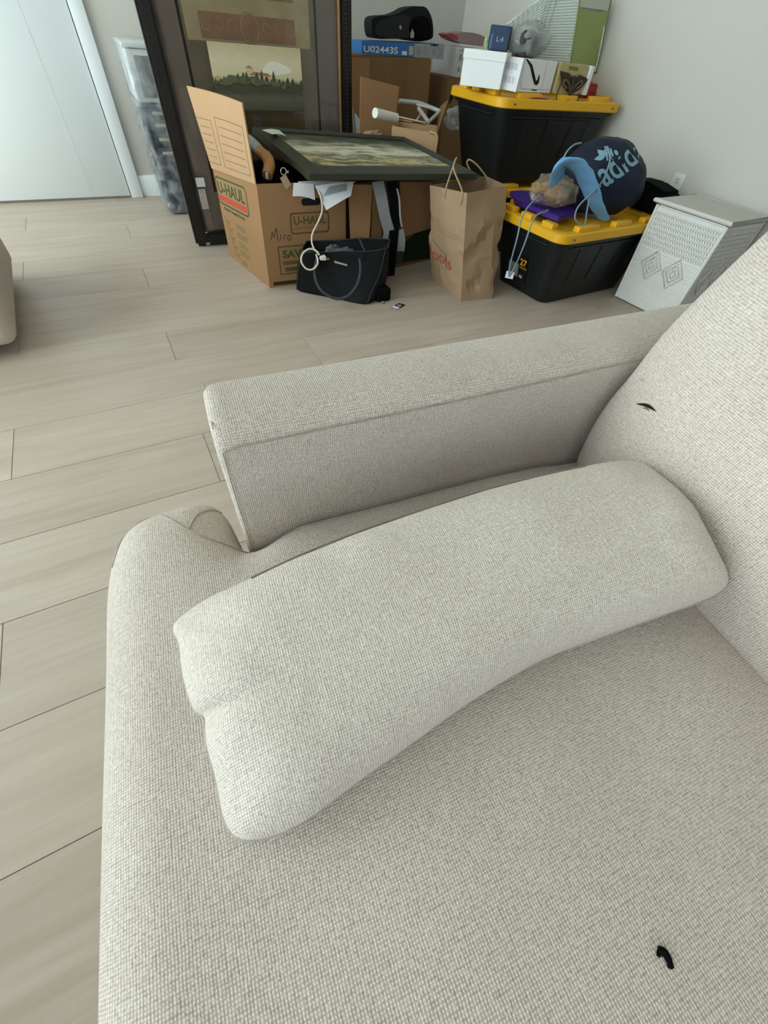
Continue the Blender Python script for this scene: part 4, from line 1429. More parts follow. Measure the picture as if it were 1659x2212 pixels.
# ------------------------------------------------------------------ big brown box at the back with its load
bb = thing('cardboard_box', 'tall brown cardboard box against the back wall under the blue carton', 'box')
q0, q1 = (1.30, 3.20, 0), (2.030, 3.20, 0)
hexa('body', [(1.30, 3.20, 0), (2.060, 3.20, 0), (2.060, 3.62, 0), (1.30, 3.62, 0)], [(1.30, 3.20, 0.752), (2.0161,3.2000,0.7695), (2.008, 3.62, 0.755), (1.30, 3.62, 0.75)], CARD_D, bb, 0.006)
BF3 = Face((1.30, 3.199, 0), (2.060, 3.199, 0), (2.008, 3.199, 0.758), (1.30, 3.199, 0.752))
BF3.poly('packing_tape', [(0.60, 0.60), (0.74, 0.60), (0.76, 1.0), (0.62, 1.0)], mat('clear brown tape', '#7d5d3e', 0.25, var=0.1), bb, off=0.001)
BF3.poly('light_patch', [(0.22, 0.62), (0.40, 0.62), (0.40, 0.995), (0.22, 0.995)], CARD, bb, off=0.001)
blu = thing('blue_carton', 'long blue and grey carton with white lettering on the tall brown box', 'carton')
BLUE = mat('blue card', '#3470b4', 0.5, var=0.08)
e0, e1, e2, e3 = (1.5420,3.2200,0.7591), (2.1154,3.2200,0.7689), (2.1089,3.2200,0.8299), (1.5432,3.2200,0.8139)
zb_ = 0.764
hexa('carton', [(e0[0], 3.22, zb_), (e1[0], 3.22, zb_ + 0.004), (e1[0], 3.36, zb_ + 0.004), (e0[0], 3.36, zb_)],
     [(e3[0], 3.22, e3[2]), (e2[0], 3.22, e2[2]), (e2[0], 3.36, e2[2]), (e3[0], 3.36, e3[2])], BLUE, blu, 0.002)
BFc = Face((e0[0], 3.219, zb_), (e1[0], 3.219, zb_ + 0.004), (e2[0], 3.219, e2[2]), (e3[0], 3.219, e3[2]))
BFc.text('U02443S', 0.02, 0.16, 0.40, 0.50, PAPER, blu, bold=0.02)
BFc.poly('white_tab', [(0.47, 0.12), (0.53, 0.12), (0.53, 0.40), (0.47, 0.40)], PAPER, blu)
BFc.poly('cream_label', [(0.555, 0.14), (0.61, 0.14), (0.61, 0.78), (0.555, 0.78)], CREAM, blu)
BFc.poly('grey_wrap', [(0.62, 0.02), (0.99, 0.02), (0.99, 0.98), (0.62, 0.98)], mat('grey wrap', '#9a9c9c', 0.5, var=0.25, scale=30), blu)
for k, (a, b) in enumerate(((0.64, 0.70), (0.74, 0.80), (0.84, 0.90), (0.93, 0.97))):
    BFc.poly('dark_picture', [(a, 0.18), (b, 0.18), (b, 0.80), (a, 0.80)], GREY_PR, blu, off=0.0012)
for a in (0.86, 0.82):
    BFc.poly('blue_corner', [(a, 0.86), (a + 0.06, 0.86), (a + 0.06, 1.0), (a, 1.0)], mat('navy card', '#33466b', 0.5), blu, off=0.0014)

cs = thing('black_case', 'black padded case with humped top on the blue carton', 'case')
CASE = mat('black padded fabric', '#17181a', 0.75, var=0.2, scale=20, bump=0.25, bscale=200, spec=0.25)
CASEG = mat('charcoal mesh', '#2b2c2b', 0.8, var=0.2, scale=50, bump=0.3, bscale=400, spec=0.2)
prof = [(1.6337,3.2600,0.8347), (1.6219,3.2600,0.8856), (1.6474,3.2600,0.9075), (1.7458,3.2600,0.9191), (1.8085,3.2600,0.9352), (1.8557,3.2600,0.9536), (1.9265,3.2600,0.9637), (1.9778,3.2600,0.9622), (2.0237,3.2600,0.9254), (2.0445,3.2600,0.8691), (2.0290,3.2600,0.8443), (1.9314,3.2600,0.8296), (1.8013,3.2600,0.8334), (1.6769,3.2600,0.8265)]
prism('shell', smooth_path(prof, 3, True), (0, 0.10, 0), CASE, cs, 0.0)
mid = [(1.6682,3.2500,0.8335), (1.6589,3.2500,0.8815), (1.7412,3.2500,0.9106), (1.8102,3.2500,0.9253), (1.8668,3.2500,0.9223), (1.8726,3.2500,0.8808), (1.8652,3.2500,0.8411)]
prism('mesh_panel', smooth_path(mid, 3, True), (0, 0.02, 0), CASEG, cs, 0.0)
prism('end_panel', smooth_path([(1.9075,3.2500,0.8398), (1.8677,3.2500,0.8699), (1.8813,3.2500,0.9094), (1.9482,3.2500,0.9311), (2.0026,3.2500,0.9172), (2.0250,3.2500,0.8684), (1.9966,3.2500,0.8411)], 3, True), (0, 0.02, 0), BLACKC, cs)
prism('white_print', [(1.8801,3.2480,0.8420), (1.9026,3.2480,0.8432), (1.9032,3.2480,0.8613), (1.8878,3.2480,0.8783), (1.8775,3.2480,0.8599)], (0, 0.003, 0), mat('pale print', '#9ba0a0', 0.6), cs)
tube('thumb_tab', [(1.8010,3.2470,0.8835), (1.8085,3.2470,0.8735)], 0.006, mat('pale print', '#9ba0a0'), cs, n=8, sm=0)

# carton stack in the corner
b4 = thing('cardboard_box', 'brown printed carton in the corner behind the stacked totes', 'box')
CX0 = (2.1830,3.2400,0.6219)[0]
WX0 = (2.2453,3.2500,0.7588)[0]
hexa('body', [(CX0, 3.24, 0), (2.56, 3.24, 0), (2.56, 3.60, 0), (CX0, 3.60, 0)], [(CX0, 3.24, 0.690), (2.56, 3.24, 0.690), (2.56, 3.60, 0.69), (CX0, 3.60, 0.69)], CARD_D, b4, 0.004)
BF4 = Face((CX0, 3.239, 0), (2.56, 3.239, 0), (2.56, 3.239, 0.69), (CX0, 3.239, 0.69))
BF4.poly('black_print', [(0.08, 0.82), (0.16, 0.86), (0.16, 0.96), (0.10, 0.94)], INK_K, b4)
BF4.strokes('small_print', [[(0.24, y), (0.5, y)] for y in (0.93, 0.91, 0.88, 0.86)], 0.005, INK_K, b4)
b5 = thing('white_carton', 'white and grey printed carton on the corner brown carton', 'carton')
hexa('body', [(WX0, 3.25, 0.692), (2.52, 3.25, 0.692), (2.52, 3.55, 0.692), (WX0, 3.55, 0.692)], [(WX0, 3.25, 0.825), (2.52, 3.25, 0.825), (2.52, 3.55, 0.825), (WX0, 3.55, 0.825)], mat('grey white card', '#c4c2bf', 0.6, var=0.04), b5, 0.003)
BF5 = Face((WX0, 3.249, 0.692), (2.52, 3.249, 0.692), (2.52, 3.249, 0.825), (WX0, 3.249, 0.825))
for a, b in ((0.20, 0.36), (0.56, 0.78)):
    BF5.poly('picture_print', [(0.03, a), (0.10, a), (0.10, b), (0.03, b)], GREY_PR, b5)
BF5.poly('dark_line', [(0.01, 0.88), (0.4, 0.88), (0.4, 0.91), (0.01, 0.91)], GREY_PR, b5)
po = thing('soft_pouch', 'flat mauve pouch with a red end on the white printed carton', 'pouch')
prism('pouch', smooth_path([(2.2847,3.3400,0.8450), (2.2229,3.3400,0.8610), (2.3178,3.3400,0.8857), (2.4477,3.3400,0.8855), (2.5611,3.3400,0.8560), (2.5015,3.3400,0.8366), (2.3680,3.3400,0.8376)], 3, True), (0, 0.12, 0), mat('mauve pouch', '#8f7a7a', 0.6, var=0.12), po)
prism('red_end', smooth_path([(2.1893,3.3350,0.8689), (2.2300,3.3350,0.8769), (2.2754,3.3350,0.8681), (2.2793,3.3350,0.8528), (2.2200,3.3350,0.8591)], 2, True), (0, 0.10, 0), mat('red cloth', '#a23c3f', 0.6), po)

# ================================================================== storage totes
def dup(root, loc, rz, label, group=None):
    r = root.copy()
    COL.objects.link(r)
    r.location, r.rotation_euler = loc, (0, 0, rz)
    r['label'] = label
    if group:
        r['group'] = group
    for ch in root.children:
        c = ch.copy()
        COL.objects.link(c)
        c.parent = r
        for g in ch.children:
            d = g.copy()
            COL.objects.link(d)
            d.parent = c
    return r

TH = 0.360
def make_tote(name, label, group):
    """tapered black tub, yellow snap lid with blocks round its rim; local origin at the base centre"""
    t = thing(name, label, 'storage tote', (0, 0, 0), 0, group)
    bm = bmesh.new()
    rings = [rring(0, 0, 0.300, 0.175, 0.045, 0.0), rring(0, 0, 0.308, 0.183, 0.05, 0.006),
             rring(0, 0, 0.345, 0.205, 0.05, 0.150), rring(0, 0, 0.378, 0.226, 0.05, 0.285),
             rring(0, 0, 0.392, 0.237, 0.05, 0.286), rring(0, 0, 0.396, 0.240, 0.05, 0.308)]
    loft(bm, rings)
    tub = finish('tub', bm, BLACKP, t, angle=30)
    # moulded ribs and grooves on the four walls
    def wall_pt(side, s, z):
        k = z / 0.285
        hx, hy = 0.308 + 0.070 * k, 0.183 + 0.043 * k
        return {'f': Vector((s, -hy - 0.0005, z)), 'b': Vector((s, hy + 0.0005, z)), 'l': Vector((-hx - 0.0005, s, z)), 'r': Vector((hx + 0.0005, s, z))}[side]
    for side, ss in (('f', (-0.22, -0.06, 0.11, 0.23)), ('l', (-0.09, 0.10)), ('b', (-0.2, 0.2)), ('r', (-0.09, 0.10))):
        for s in ss:
            tube('groove', [wall_pt(side, s * 0.93, 0.10), wall_pt(side, s, 0.262)], 0.0028, GROOVE, tub, n=6, sm=0)
    for side, a, b in (('f', -0.30, 0.30), ('l', -0.15, 0.15), ('r', -0.15, 0.15)):
        tube('rib', [wall_pt(side, a, 0.268), wall_pt(side, b, 0.268)], 0.006, BLACKP, tub, n=8, sm=0)
    bm = bmesh.new()
    lid_r = [rring(0, 0, 0.412, 0.252, 0.06, 0.300), rring(0, 0, 0.416, 0.256, 0.06, 0.304), rring(0, 0, 0.414, 0.254, 0.06, 0.334),
             rring(0, 0, 0.408, 0.248, 0.058, 0.338), rring(0, 0, 0.366, 0.206, 0.05, 0.338), rring(0, 0, 0.360, 0.200, 0.05, 0.334),
             rring(0, 0, 0.356, 0.196, 0.05, 0.322)]
    loft(bm, lid_r, cap0=True, cap1=True)
    lid = finish('lid', bm, YELLOWP, t, angle=35)
    def lug(x0, x1, y0, y1):
        bm = bmesh.new()
        add_box(bm, (x0, y0, 0.330), (x1, y1, 0.357), 0.004, 2)
        finish('lug', bm, YELLOWP, lid)
    for x0, x1 in ((-0.30, -0.16), (-0.04, 0.08), (0.18, 0.31)):
        for y0, y1 in ((-0.236, -0.200), (0.200, 0.236)):
            lug(x0, x1, y0, y1)
    for y0, y1 in ((-0.16, -0.09), (-0.02, 0.05), (0.10, 0.17)):
        for x0, x1 in ((-0.396, -0.358), (0.358, 0.396)):
            lug(x0, x1, y0, y1)
    for s in (-1, 1):
        tube('latch_slot', [(-0.34 * s, -0.256, 0.318), (-0.33 * s, -0.2565, 0.318)], 0.003, mat('brown slot', '#6a4a12'), lid, n=6, sm=0)
    return t
TLOC = (2.110, 1.735, 0.0)
tote = make_tote('storage_tote', 'black storage tote with yellow lid in front, carrying drawstring bag and purple folder', 'black totes with yellow lids')
tote.location, tote.rotation_euler = TLOC, (0, 0, R(3))
dup(tote, (2.225, 2.425, 0.0), R(-2), 'lower black tote with yellow lid under another tote behind the front one', 'black totes with yellow lids')
t_up = dup(tote, (2.225, 2.425, TH), R(-2), 'upper black tote with yellow lid stacked high, carrying white shoe boxes', 'black totes with yellow lids')
# label sheet with the size on the short side of the front tote
bpy.context.view_layer.update()
LBL = Face((-0.3240, 0.095, 0.055), (-0.3240, -0.045, 0.055), (-0.3560, -0.045, 0.180), (-0.3560, 0.095, 0.180))
LBL.poly('size_label', [(0, 0), (1, 0), (1, 1), (0, 1)], mat('label black', '#0c0d0e', 0.5), tote, off=0.001)
LBL.text('27', 0.62, 0.62, 0.34, 0.25, YELLOWP, tote, bold=0.02, off=0.002)
LBL.text('GALLON', 0.62, 0.50, 0.36, 0.08, YELLOWP, tote, off=0.002)
LBL.poly('grey_block', [(0.02, 0.10), (0.56, 0.10), (0.56, 0.62), (0.02, 0.62)], mat('label grey', '#7d7f82', 0.6, var=0.25, scale=60), tote, off=0.0016)
LBL.strokes('small_print', [[(0.06, y), (0.50, y)] for y in (0.53, 0.46, 0.39, 0.32, 0.25, 0.18)], 0.003, mat('label pale', '#b3b4b6', 0.6), tote, off=0.002)
LBL.poly('tan_patch', [(0.64, 0.12), (0.80, 0.12), (0.80, 0.24), (0.64, 0.24)], CARD_L, tote, off=0.0016)

# ------------------------------------------------------------------ on the front tote
LT = 0.352
pu = thing('purple_folder', 'purple plastic folder lying on the front tote lid', 'folder')
PU = mat('purple plastic', '#46288a', 0.45, var=0.1)
pts = [(1.8654,2.0462,0.3520), (1.7772,1.8925,0.3520), (1.8005,1.6040,0.3520), (1.9699,1.6531,0.3520), (2.0966,1.9180,0.3520), (2.0021,1.9785,0.3520), (1.9578,2.0487,0.3520)]
prism('cover', [(p[0], p[1], 0.348) for p in pts], (0, 0, 0.020), PU, pu, 0.004)
nlx = [Vector((1.8053,1.7480,0.3685)), Vector((1.8223,1.6056,0.3685))]
bm = bmesh.new()
rnd = random.Random(11)
for k in range(8):
    a = nlx[0].lerp(nlx[1], k / 8)
    add_tube(bm, [a + Vector((rnd.uniform(0, 0.01), 0.02, 0)), a + Vector((0.012, 0.03, 0)), a + Vector((0.006, 0.045, 0)), a + Vector((0.02, 0.05, 0))], 0.0016, 5)
o = finish('dark_lettering', bm, mat('dark violet ink', '#1c1240', 0.6), pu)
o['kind'] = 'stuff'

pb = thing('plastic_bag', 'crumpled brown tinted plastic bag on the front tote beside drawstring bag', 'bag')
PBM = film('smoky film', '#a89882', clear=0.62, rough=0.15)
pbc = Vector((1.8563,1.7200,0.4394))
blob('bag', pbc + Vector((0.0, 0.02, -0.005)), (0.115, 0.10, 0.062), 0.25, PBM, pb, freq=5, sub=5, facet=False, seedv=5, flatten=0.05)
blob('contents', pbc + Vector((0.02, 0.02, -0.018)), (0.055, 0.055, 0.030), 0.15, mat('tan contents', '#a48163', 0.7, var=0.2), pb, freq=5, sub=3, seedv=8)
blob('grey_contents', pbc + Vector((0.05, -0.02, 0.0)), (0.03, 0.03, 0.025), 0.2, mat('grey contents', '#5c5d58', 0.7, var=0.2), pb, freq=5, sub=3, seedv=9)

ds = thing('drawstring_bag', 'navy and light blue drawstring sports bag slumped on the front tote', 'bag')
NAVY = mat('navy nylon', '#141f33', 0.6, var=0.2, scale=12, bump=0.35, bscale=18, spec=0.3)
SKY = mat('light blue nylon', '#6fa3d2', 0.55, var=0.10, scale=14, bump=0.35, bscale=30, spec=0.3)
SKYP = mat('pale blue print', '#7fa3b4', 0.6, var=0.08)
dc = Vector((2.1395,1.7400,0.4619))
view_r = Vector((0.845, -0.535, 0.0))
dbm = bmesh.new()
bmesh.ops.create_icosphere(dbm, subdivisions=5, radius=1.0)
fwd = Vector((0.535, 0.845, 0))
def bag_surface(d):
    k = 1 + 0.06 * noise.noise(d * 2.2 + Vector((4, 1, 2))) + 0.02 * noise.noise(d * 7)
    s, f, z = d.x, d.y, d.z
    # narrow, drooping left side; broad sloping right side
    wide = 0.205 * (1 + 0.10 * s)
    hz_ = 0.160 * (1 + 0.05 * s)
    p = view_r * (s * wide + 0.025 * z) + fwd * (f * 0.125) + Vector((0, 0, z * hz_ - 0.035 * s * (1 if z > -0.3 else 0)))
    p = p * k
    q = dc + p
    q.z = max(q.z, LT - 0.004)
    return q
for v in dbm.verts:
    v.co = bag_surface(v.co.normalized())
finish('body', dbm, NAVY, ds, angle=80)
# light blue lower panel curling round the left side
arc = [(1.7732,1.6600,0.4886), (1.7403,1.6400,0.5349), (1.7516,1.6200,0.5630), (1.8031,1.6000,0.5536), (1.8640,1.5850,0.5128), (1.9174,1.5750,0.4639), (1.9809,1.5650,0.4117), (2.0551,1.5600,0.3600)]
bm = bmesh.new()
A = smooth_path(arc, 5)
wd = [0.030 + 0.024 * math.sin(PI * min(1, 0.12 + 0.8 * i / (len(A) - 1))) for i in range(len(A))]
add_tube(bm, A, wd, 14, flat=0.24, up=(0, -1, 0))
for v in bm.verts:
    v.co += Vector((0, 0, 0.006 * noise.noise(v.co * 22)))
finish('lower_panel', bm, SKY, ds, angle=80)
gath = [(1.7567,1.6500,0.4863), (1.7282,1.6450,0.5154), (1.7172,1.6350,0.5486), (1.7345,1.6300,0.5720)]
for dx in (-0.006, 0.002, 0.010):
    tube('gather', [Vector(q) + Vector((dx, 0, dx * 0.7)) for q in gath], 0.007, SKY, ds, n=8)
CORD = mat('blue grey cord', '#7f97a5', 0.7, var=0.1, scale=200)
def cord(pts, r=0.0035):
    tube('cord', pts, r, CORD, ds, n=7)
cord([(1.7282,1.6250,0.5699), (1.7470,1.6300,0.5971), (1.7844,1.6400,0.6144), (1.8439,1.6600,0.6170)])
cord([(1.9491,1.6200,0.6125), (1.9631,1.5850,0.5878), (1.9473,1.5600,0.5554), (1.9271,1.5450,0.5112), (1.8861,1.5350,0.4788), (1.8369,1.5300,0.4487), (1.8051,1.5250,0.4177), (1.8151,1.5200,0.3786), (1.8787,1.5150,0.3583), (1.8708,1.5220,0.4100), (1.8731,1.5320,0.4585), (1.9265,1.5430,0.4921)])
cord([(1.6934,1.6600,0.4432), (1.5827,1.6000,0.4168), (1.5261,1.5600,0.3847), (1.5073,1.5350,0.3240), (1.5286,1.5550,0.2336), (1.5554,1.5750,0.1650)])
cord([(1.7108,1.6000,0.4004), (1.5956,1.5500,0.3985), (1.5517,1.5200,0.3685), (1.5405,1.5150,0.3008), (1.5608,1.5500,0.2129), (1.5635,1.5720,0.1530)])
ct = Vector((1.5628,1.5700,0.1579))
CT = Face(ct + Vector((-0.014, 0.016, -0.016)), ct + Vector((0.012, -0.012, -0.016)), ct + Vector((0.012, -0.012, 0.014)), ct + Vector((-0.014, 0.016, 0.014)))
CT.panel('cord_tag', PAPER, ds, 0.003)
CT.poly('tag_print', [(0.35, 0.25), (0.6, 0.25), (0.6, 0.75), (0.35, 0.75)], mat('blue print', '#4f6f9a', 0.6), ds, off=0.001)
# print on the bag
bpy.context.view_layer.update()
body = [c for c in ds.children if c.name.startswith('body')][0]
bu = Vector((0.845, -0.535, 0)).normalized()
bvw = Vector((0, 0, 1))
def onto_bag(q):
    hit, loc, nor, idx = body.ray_cast(q - fwd * 0.6, fwd)
    return loc - fwd * 0.002 if hit else q
class BagFace(Face):
    def at(s, u, v, off=0.0):
        q = onto_bag(Face.at(s, u, v, 0))
        return q
P_ = dict(a=(2.0517,1.6000,0.4623), b=(2.1856,1.6000,0.5437), c=(2.0745,1.6000,0.6121), d=(1.9380,1.6000,0.5386))
BGF = BagFace(P_['a'], P_['b'], P_['c'], P_['d'])
ad_ = BGF.text('adidas', 0.0, 0.0, 1.75, 1.0, SKYP, ds, bold=0.016)
bm = bmesh.new()
bm.from_mesh(ad_.data)
bmesh.ops.delete(bm, geom=[v for v in bm.verts if body.closest_point_on_mesh(v.co)[0] and (body.closest_point_on_mesh(v.co)[1] - v.co).length > 0.01], context='VERTS')
bm.to_mesh(ad_.data)
bm.free()
LFc = BagFace((1.9808,1.6000,0.5280), (2.0623,1.6000,0.5811), (1.9792,1.6000,0.6125), (1.9149,1.6000,0.5642))
def leaf(cx, cy, ang, ln, w):
    out = []
    for i in range(13):
        t = i / 12
        a = ang
        x = ln * t
        y = w * math.sin(PI * t ** 0.8)
        out.append((cx + x * math.cos(a) - y * math.sin(a), cy + x * math.sin(a) + y * math.cos(a)))
    for i in range(11, 0, -1):
        t = i / 12
        x = ln * t
        y = -w * math.sin(PI * t ** 0.8)
        out.append((cx + x * math.cos(ang) - y * math.sin(ang), cy + x * math.sin(ang) + y * math.cos(ang)))
    return out
for an in (70, 125, 180):
    LFc.poly('leaf_emblem', leaf(0.55, 0.30, R(an - 30), 0.55, 0.14), SKYP, ds)
for k in range(3):
    LFc.poly('stripe', [(0.45 + 0.14 * k, 0.04), (0.53 + 0.14 * k, 0.02), (0.75 + 0.12 * k, 0.42), (0.67 + 0.12 * k, 0.44)], SKYP, ds)

bk = thing('black_bag', 'large folded black bag lying on the right end of the front tote lid', 'bag')
prism('bag', [(2.4400,1.7803,0.4605), (2.4400,1.6748,0.4631), (2.4400,1.5648,0.4437), (2.4400,1.5440,0.3955), (2.44, 1.52, 0.3455), (2.44, 1.93, 0.3455)], (0.14, 0, 0), BLACKC, bk, 0.014)

# ------------------------------------------------------------------ on the upper stack
UT = 0.719
def lidbox(name, label, c0, c1, c2, z0, z1, lidh, m, cat='box'):
    """box with an overlapping lid; c0 left-back, c1 near corner, c2 right-back corner in plan"""
    o = thing(name, label, cat)
    a, b, c = Vector((c0[0], c0[1], 0)), Vector((c1[0], c1[1], 0)), Vector((c2[0], c2[1], 0))
    d = a + c - b
    lo = [q + Vector((0, 0, z0)) for q in (a, b, c, d)]
    cen = (a + c) / 2
    hexa('body', lo, [q + Vector((0, 0, z1 - 0.004)) for q in (a, b, c, d)], m, o, 0.001)
    ex = [cen + (q - cen) * 1.03 for q in (a, b, c, d)]
    hexa('lid', [q + Vector((0, 0, z1 - lidh)) for q in ex], [q + Vector((0, 0, z1)) for q in ex], m, o, 0.0015)
    return o
sa = (1.6740,2.3600,0.7289), (1.8396,2.2700,0.7268)
sbx = lidbox('shoe_box', 'plain white lidded shoe box at left end of the upper tote', (1.680, 2.385), (1.815, 2.240), (2.02, 2.430), UT, 0.838, 0.030, WHITEBOX)
sb2 = thing('shoe_box', 'white shoe box with black swoosh print and printed label on the upper tote', 'box')
k0, k1, k2 = Vector((1.835, 2.345, 0)), Vector((1.890, 2.200, 0)), Vector((2.130, 2.225, 0))
k3 = k0 + k2 - k1
hexa('body', [q + Vector((0, 0, UT)) for q in (k0, k1, k2, k3)], [q + Vector((0, 0, 0.826)) for q in (k0, k1, k2, k3)], WHITEBOX, sb2, 0.001)
SBF = Face(k1 + Vector((0, 0, UT)), k2 + Vector((0, 0, UT)), k2 + Vector((0, 0, 0.826)), k1 + Vector((0, 0, 0.826)))
SBL = Face(k0 + Vector((-0.012, -0.012, UT + 0.004)), k1 + Vector((-0.022, -0.020, UT + 0.0)), k1 + Vector((-0.002, -0.002, 0.828)), k0 + Vector((-0.002, -0.002, 0.828)))
SBL.panel('label_flap', PAPER, sb2, 0.002)
SBL.strokes('label_print', [[(0.12 + 0.13 * i, 0.25 + 0.4 * j + 0.05 * k), (0.20 + 0.13 * i, 0.25 + 0.4 * j + 0.05 * k)] for i in range(6) for j in range(2) for k in range(4)], 0.003, mat('lilac print', '#a9a9bb', 0.7), sb2, off=0.001)
SBF.poly('swoosh', [(0.46, 0.26), (0.53, 0.22), (0.58, 0.30), (0.57, 0.48), (0.53, 0.58), (0.525, 0.42), (0.49, 0.36), (0.40, 0.56), (0.27, 0.84), (0.10, 1.0), (0.055, 1.0), (0.22, 0.78), (0.36, 0.46)], INK_K, sb2, off=0.0012)
SBF.strokes('edge_line', [[(0.70, 0.0), (0.70, 1.0)], [(0.04, 0.98), (0.05, 0.30), (0.12, 0.10), (0.98, 0.10)]], 0.0015, GREY_PR, sb2)
SBF.poly('bottom_slot', [(0.42, 0.06), (0.58, 0.05), (0.58, 0.08), (0.42, 0.09)], GROOVE, sb2, off=0.0012)
cy = thing('cream_carton', 'cream yellow carton with white end beside the swoosh shoe box', 'carton')
hexa('body', [(2.150, 2.215, UT), (2.345, 2.215, UT), (2.345, 2.33, UT), (2.150, 2.33, UT)], [(2.145, 2.215, 0.826), (2.340, 2.215, 0.822), (2.340, 2.33, 0.822), (2.145, 2.33, 0.826)], mat('cream card', '#b8aa76', 0.6, var=0.18, scale=18), cy, 0.002)
CYF = Face((2.150, 2.214, UT), (2.345, 2.214, UT), (2.340, 2.214, 0.822), (2.145, 2.214, 0.826))
CYF.poly('olive_print', [(0.30, 0.80), (0.62, 0.78), (0.62, 0.90), (0.30, 0.92)], mat('olive patch', '#7c7546', 0.7), cy)
CYF.strokes('line_art', [[(0.1, 0.62), (0.3, 0.70), (0.5, 0.60), (0.7, 0.68), (0.9, 0.60)], [(0.15, 0.52), (0.4, 0.58), (0.65, 0.50), (0.85, 0.56)]], 0.003, mat('olive patch', '#7c7546'), cy)
box('white_end', (2.347, 2.205, UT), (2.372, 2.33, 0.822), WHITEBOX, cy, bev=0.001)
ms = thing('lace_mask', 'dark brown winged lace mask leaning on the cream carton', 'mask')
MSK = mat('dark brown lace', '#3a2d24', 0.7, var=0.35, scale=60, bump=0.5, bscale=150)
MF = Face((2.140, 2.198, 0.700), (2.345, 2.198, 0.700), (2.345, 2.206, 0.835), (2.140, 2.206, 0.835))
wing = [(0.50, 0.18), (0.40, 0.22), (0.22, 0.36), (0.10, 0.56), (0.02, 0.72), (0.16, 0.70), (0.30, 0.68), (0.42, 0.58), (0.50, 0.60), (0.58, 0.58), (0.70, 0.64), (0.86, 0.62), (1.0, 0.56), (0.92, 0.42), (0.80, 0.28), (0.62, 0.18)]
prism('wings', [MF.at(u, v, 0.0) for u, v in wing], (0, 0.006, 0), MSK, ms)
for s in (-1, 1):
    tube('relief', [MF.at(0.5 + 0.04 * s, 0.25, 0.003), MF.at(0.5 + 0.14 * s, 0.42, 0.004), MF.at(0.5 + 0.28 * s, 0.50, 0.004), MF.at(0.5 + 0.30 * s, 0.40, 0.004), MF.at(0.5 + 0.16 * s, 0.30, 0.004)], 0.0045, mat('light brown lace', '#6d5645', 0.7, var=0.3, scale=60), ms, n=6)
tube('body', [MF.at(0.5, 0.62, 0.004), MF.at(0.49, 0.40, 0.006), MF.at(0.5, 0.05, 0.004)], [0.006] * 6 + [0.009] * 5 + [0.006] * 2, MSK, ms, n=8)
for pth in ([(0.46, 0.15), (0.44, -0.25), (0.42, -0.42)], [(0.80, 0.20), (0.78, -0.10), (0.74, -0.40)], [(0.68, -0.08), (0.86, -0.05)], [(0.10, 0.45), (0.06, 0.1), (0.08, -0.12)]):
    tube('ribbon', [MF.at(u, v, 0.012 if v < 0 else 0.006) for u, v in pth], 0.0025, MSK, ms, n=6)
rd = thing('red_tissue', 'crumpled red tissue at the right end of the upper tote lid', 'tissue')
blob('tissue', (2.435, 2.29, 0.722), (0.080, 0.05, 0.045), 0.45, mat('red tissue', '#8e1f1a', 0.7, var=0.2, scale=20), rd, freq=8, sub=3, facet=True, seedv=6, flatten=0.018)
rd2 = thing('red_tissue', 'flat red tissue peeping from under the swoosh shoe box', 'tissue')
blob('tissue', (2.04, 2.196, 0.696), (0.07, 0.012, 0.007), 0.3, mat('red tissue', '#8e1f1a'), rd2, freq=8, sub=3, facet=True, seedv=2)

bl = thing('blue_box', 'small dark blue box marked L4 standing on the plain white shoe box', 'box')
BLU2 = mat('deep blue card', '#1d3554', 0.5, var=0.08)
m0, m1, m2 = Vector((1.815, 2.395, 0)), Vector((1.885, 2.330, 0)), Vector((1.985, 2.44, 0))
m3 = m0 + m2 - m1
hexa('body', [q + Vector((0, 0, 0.840)) for q in (m0, m1, m2, m3)], [q + Vector((0, 0, 0.918)) for q in (m0, m1, m2, m3)], BLU2, bl, 0.003)
BLF = Face(m0 + Vector((0, 0, 0.840)), m1 + Vector((0, 0, 0.840)), m1 + Vector((0, 0, 0.918)), m0 + Vector((0, 0, 0.918)))
BLF.text('L4', 0.40, 0.36, 0.34, 0.20, mat('pale blue print', '#7fa3b4'), bl, off=0.001)
BLF.poly('pale_edge', [(0.10, 0.05), (0.18, 0.05), (0.18, 0.70), (0.10, 0.62)], mat('mid blue card', '#4a6a8c', 0.5), bl, off=0.001)
gb = thing('clear_bag', 'clear grey plastic bag holding dark cloth on the white shoe boxes', 'bag')
gc = Vector((2.0317,2.3300,0.8765))
blob('bag', gc + Vector((0, 0.03, 0.004)), (0.115, 0.085, 0.062), 0.14, film('grey film', '#aab0ae', clear=0.55, rough=0.15), gb, freq=5, sub=4, seedv=12, flatten=0.052)
blob('cloth', gc + Vector((-0.045, 0.0, -0.004)), (0.050, 0.04, 0.046), 0.35, mat('grey brown cloth', '#4b4643', 0.8, var=0.35, scale=30), gb, freq=6, sub=3, seedv=14)
blob('cloth', gc + Vector((0.045, 0.04, -0.008)), (0.055, 0.04, 0.040), 0.25, mat('pale grey cloth', '#8b908d', 0.8, var=0.2), gb, freq=6, sub=3, seedv=15)

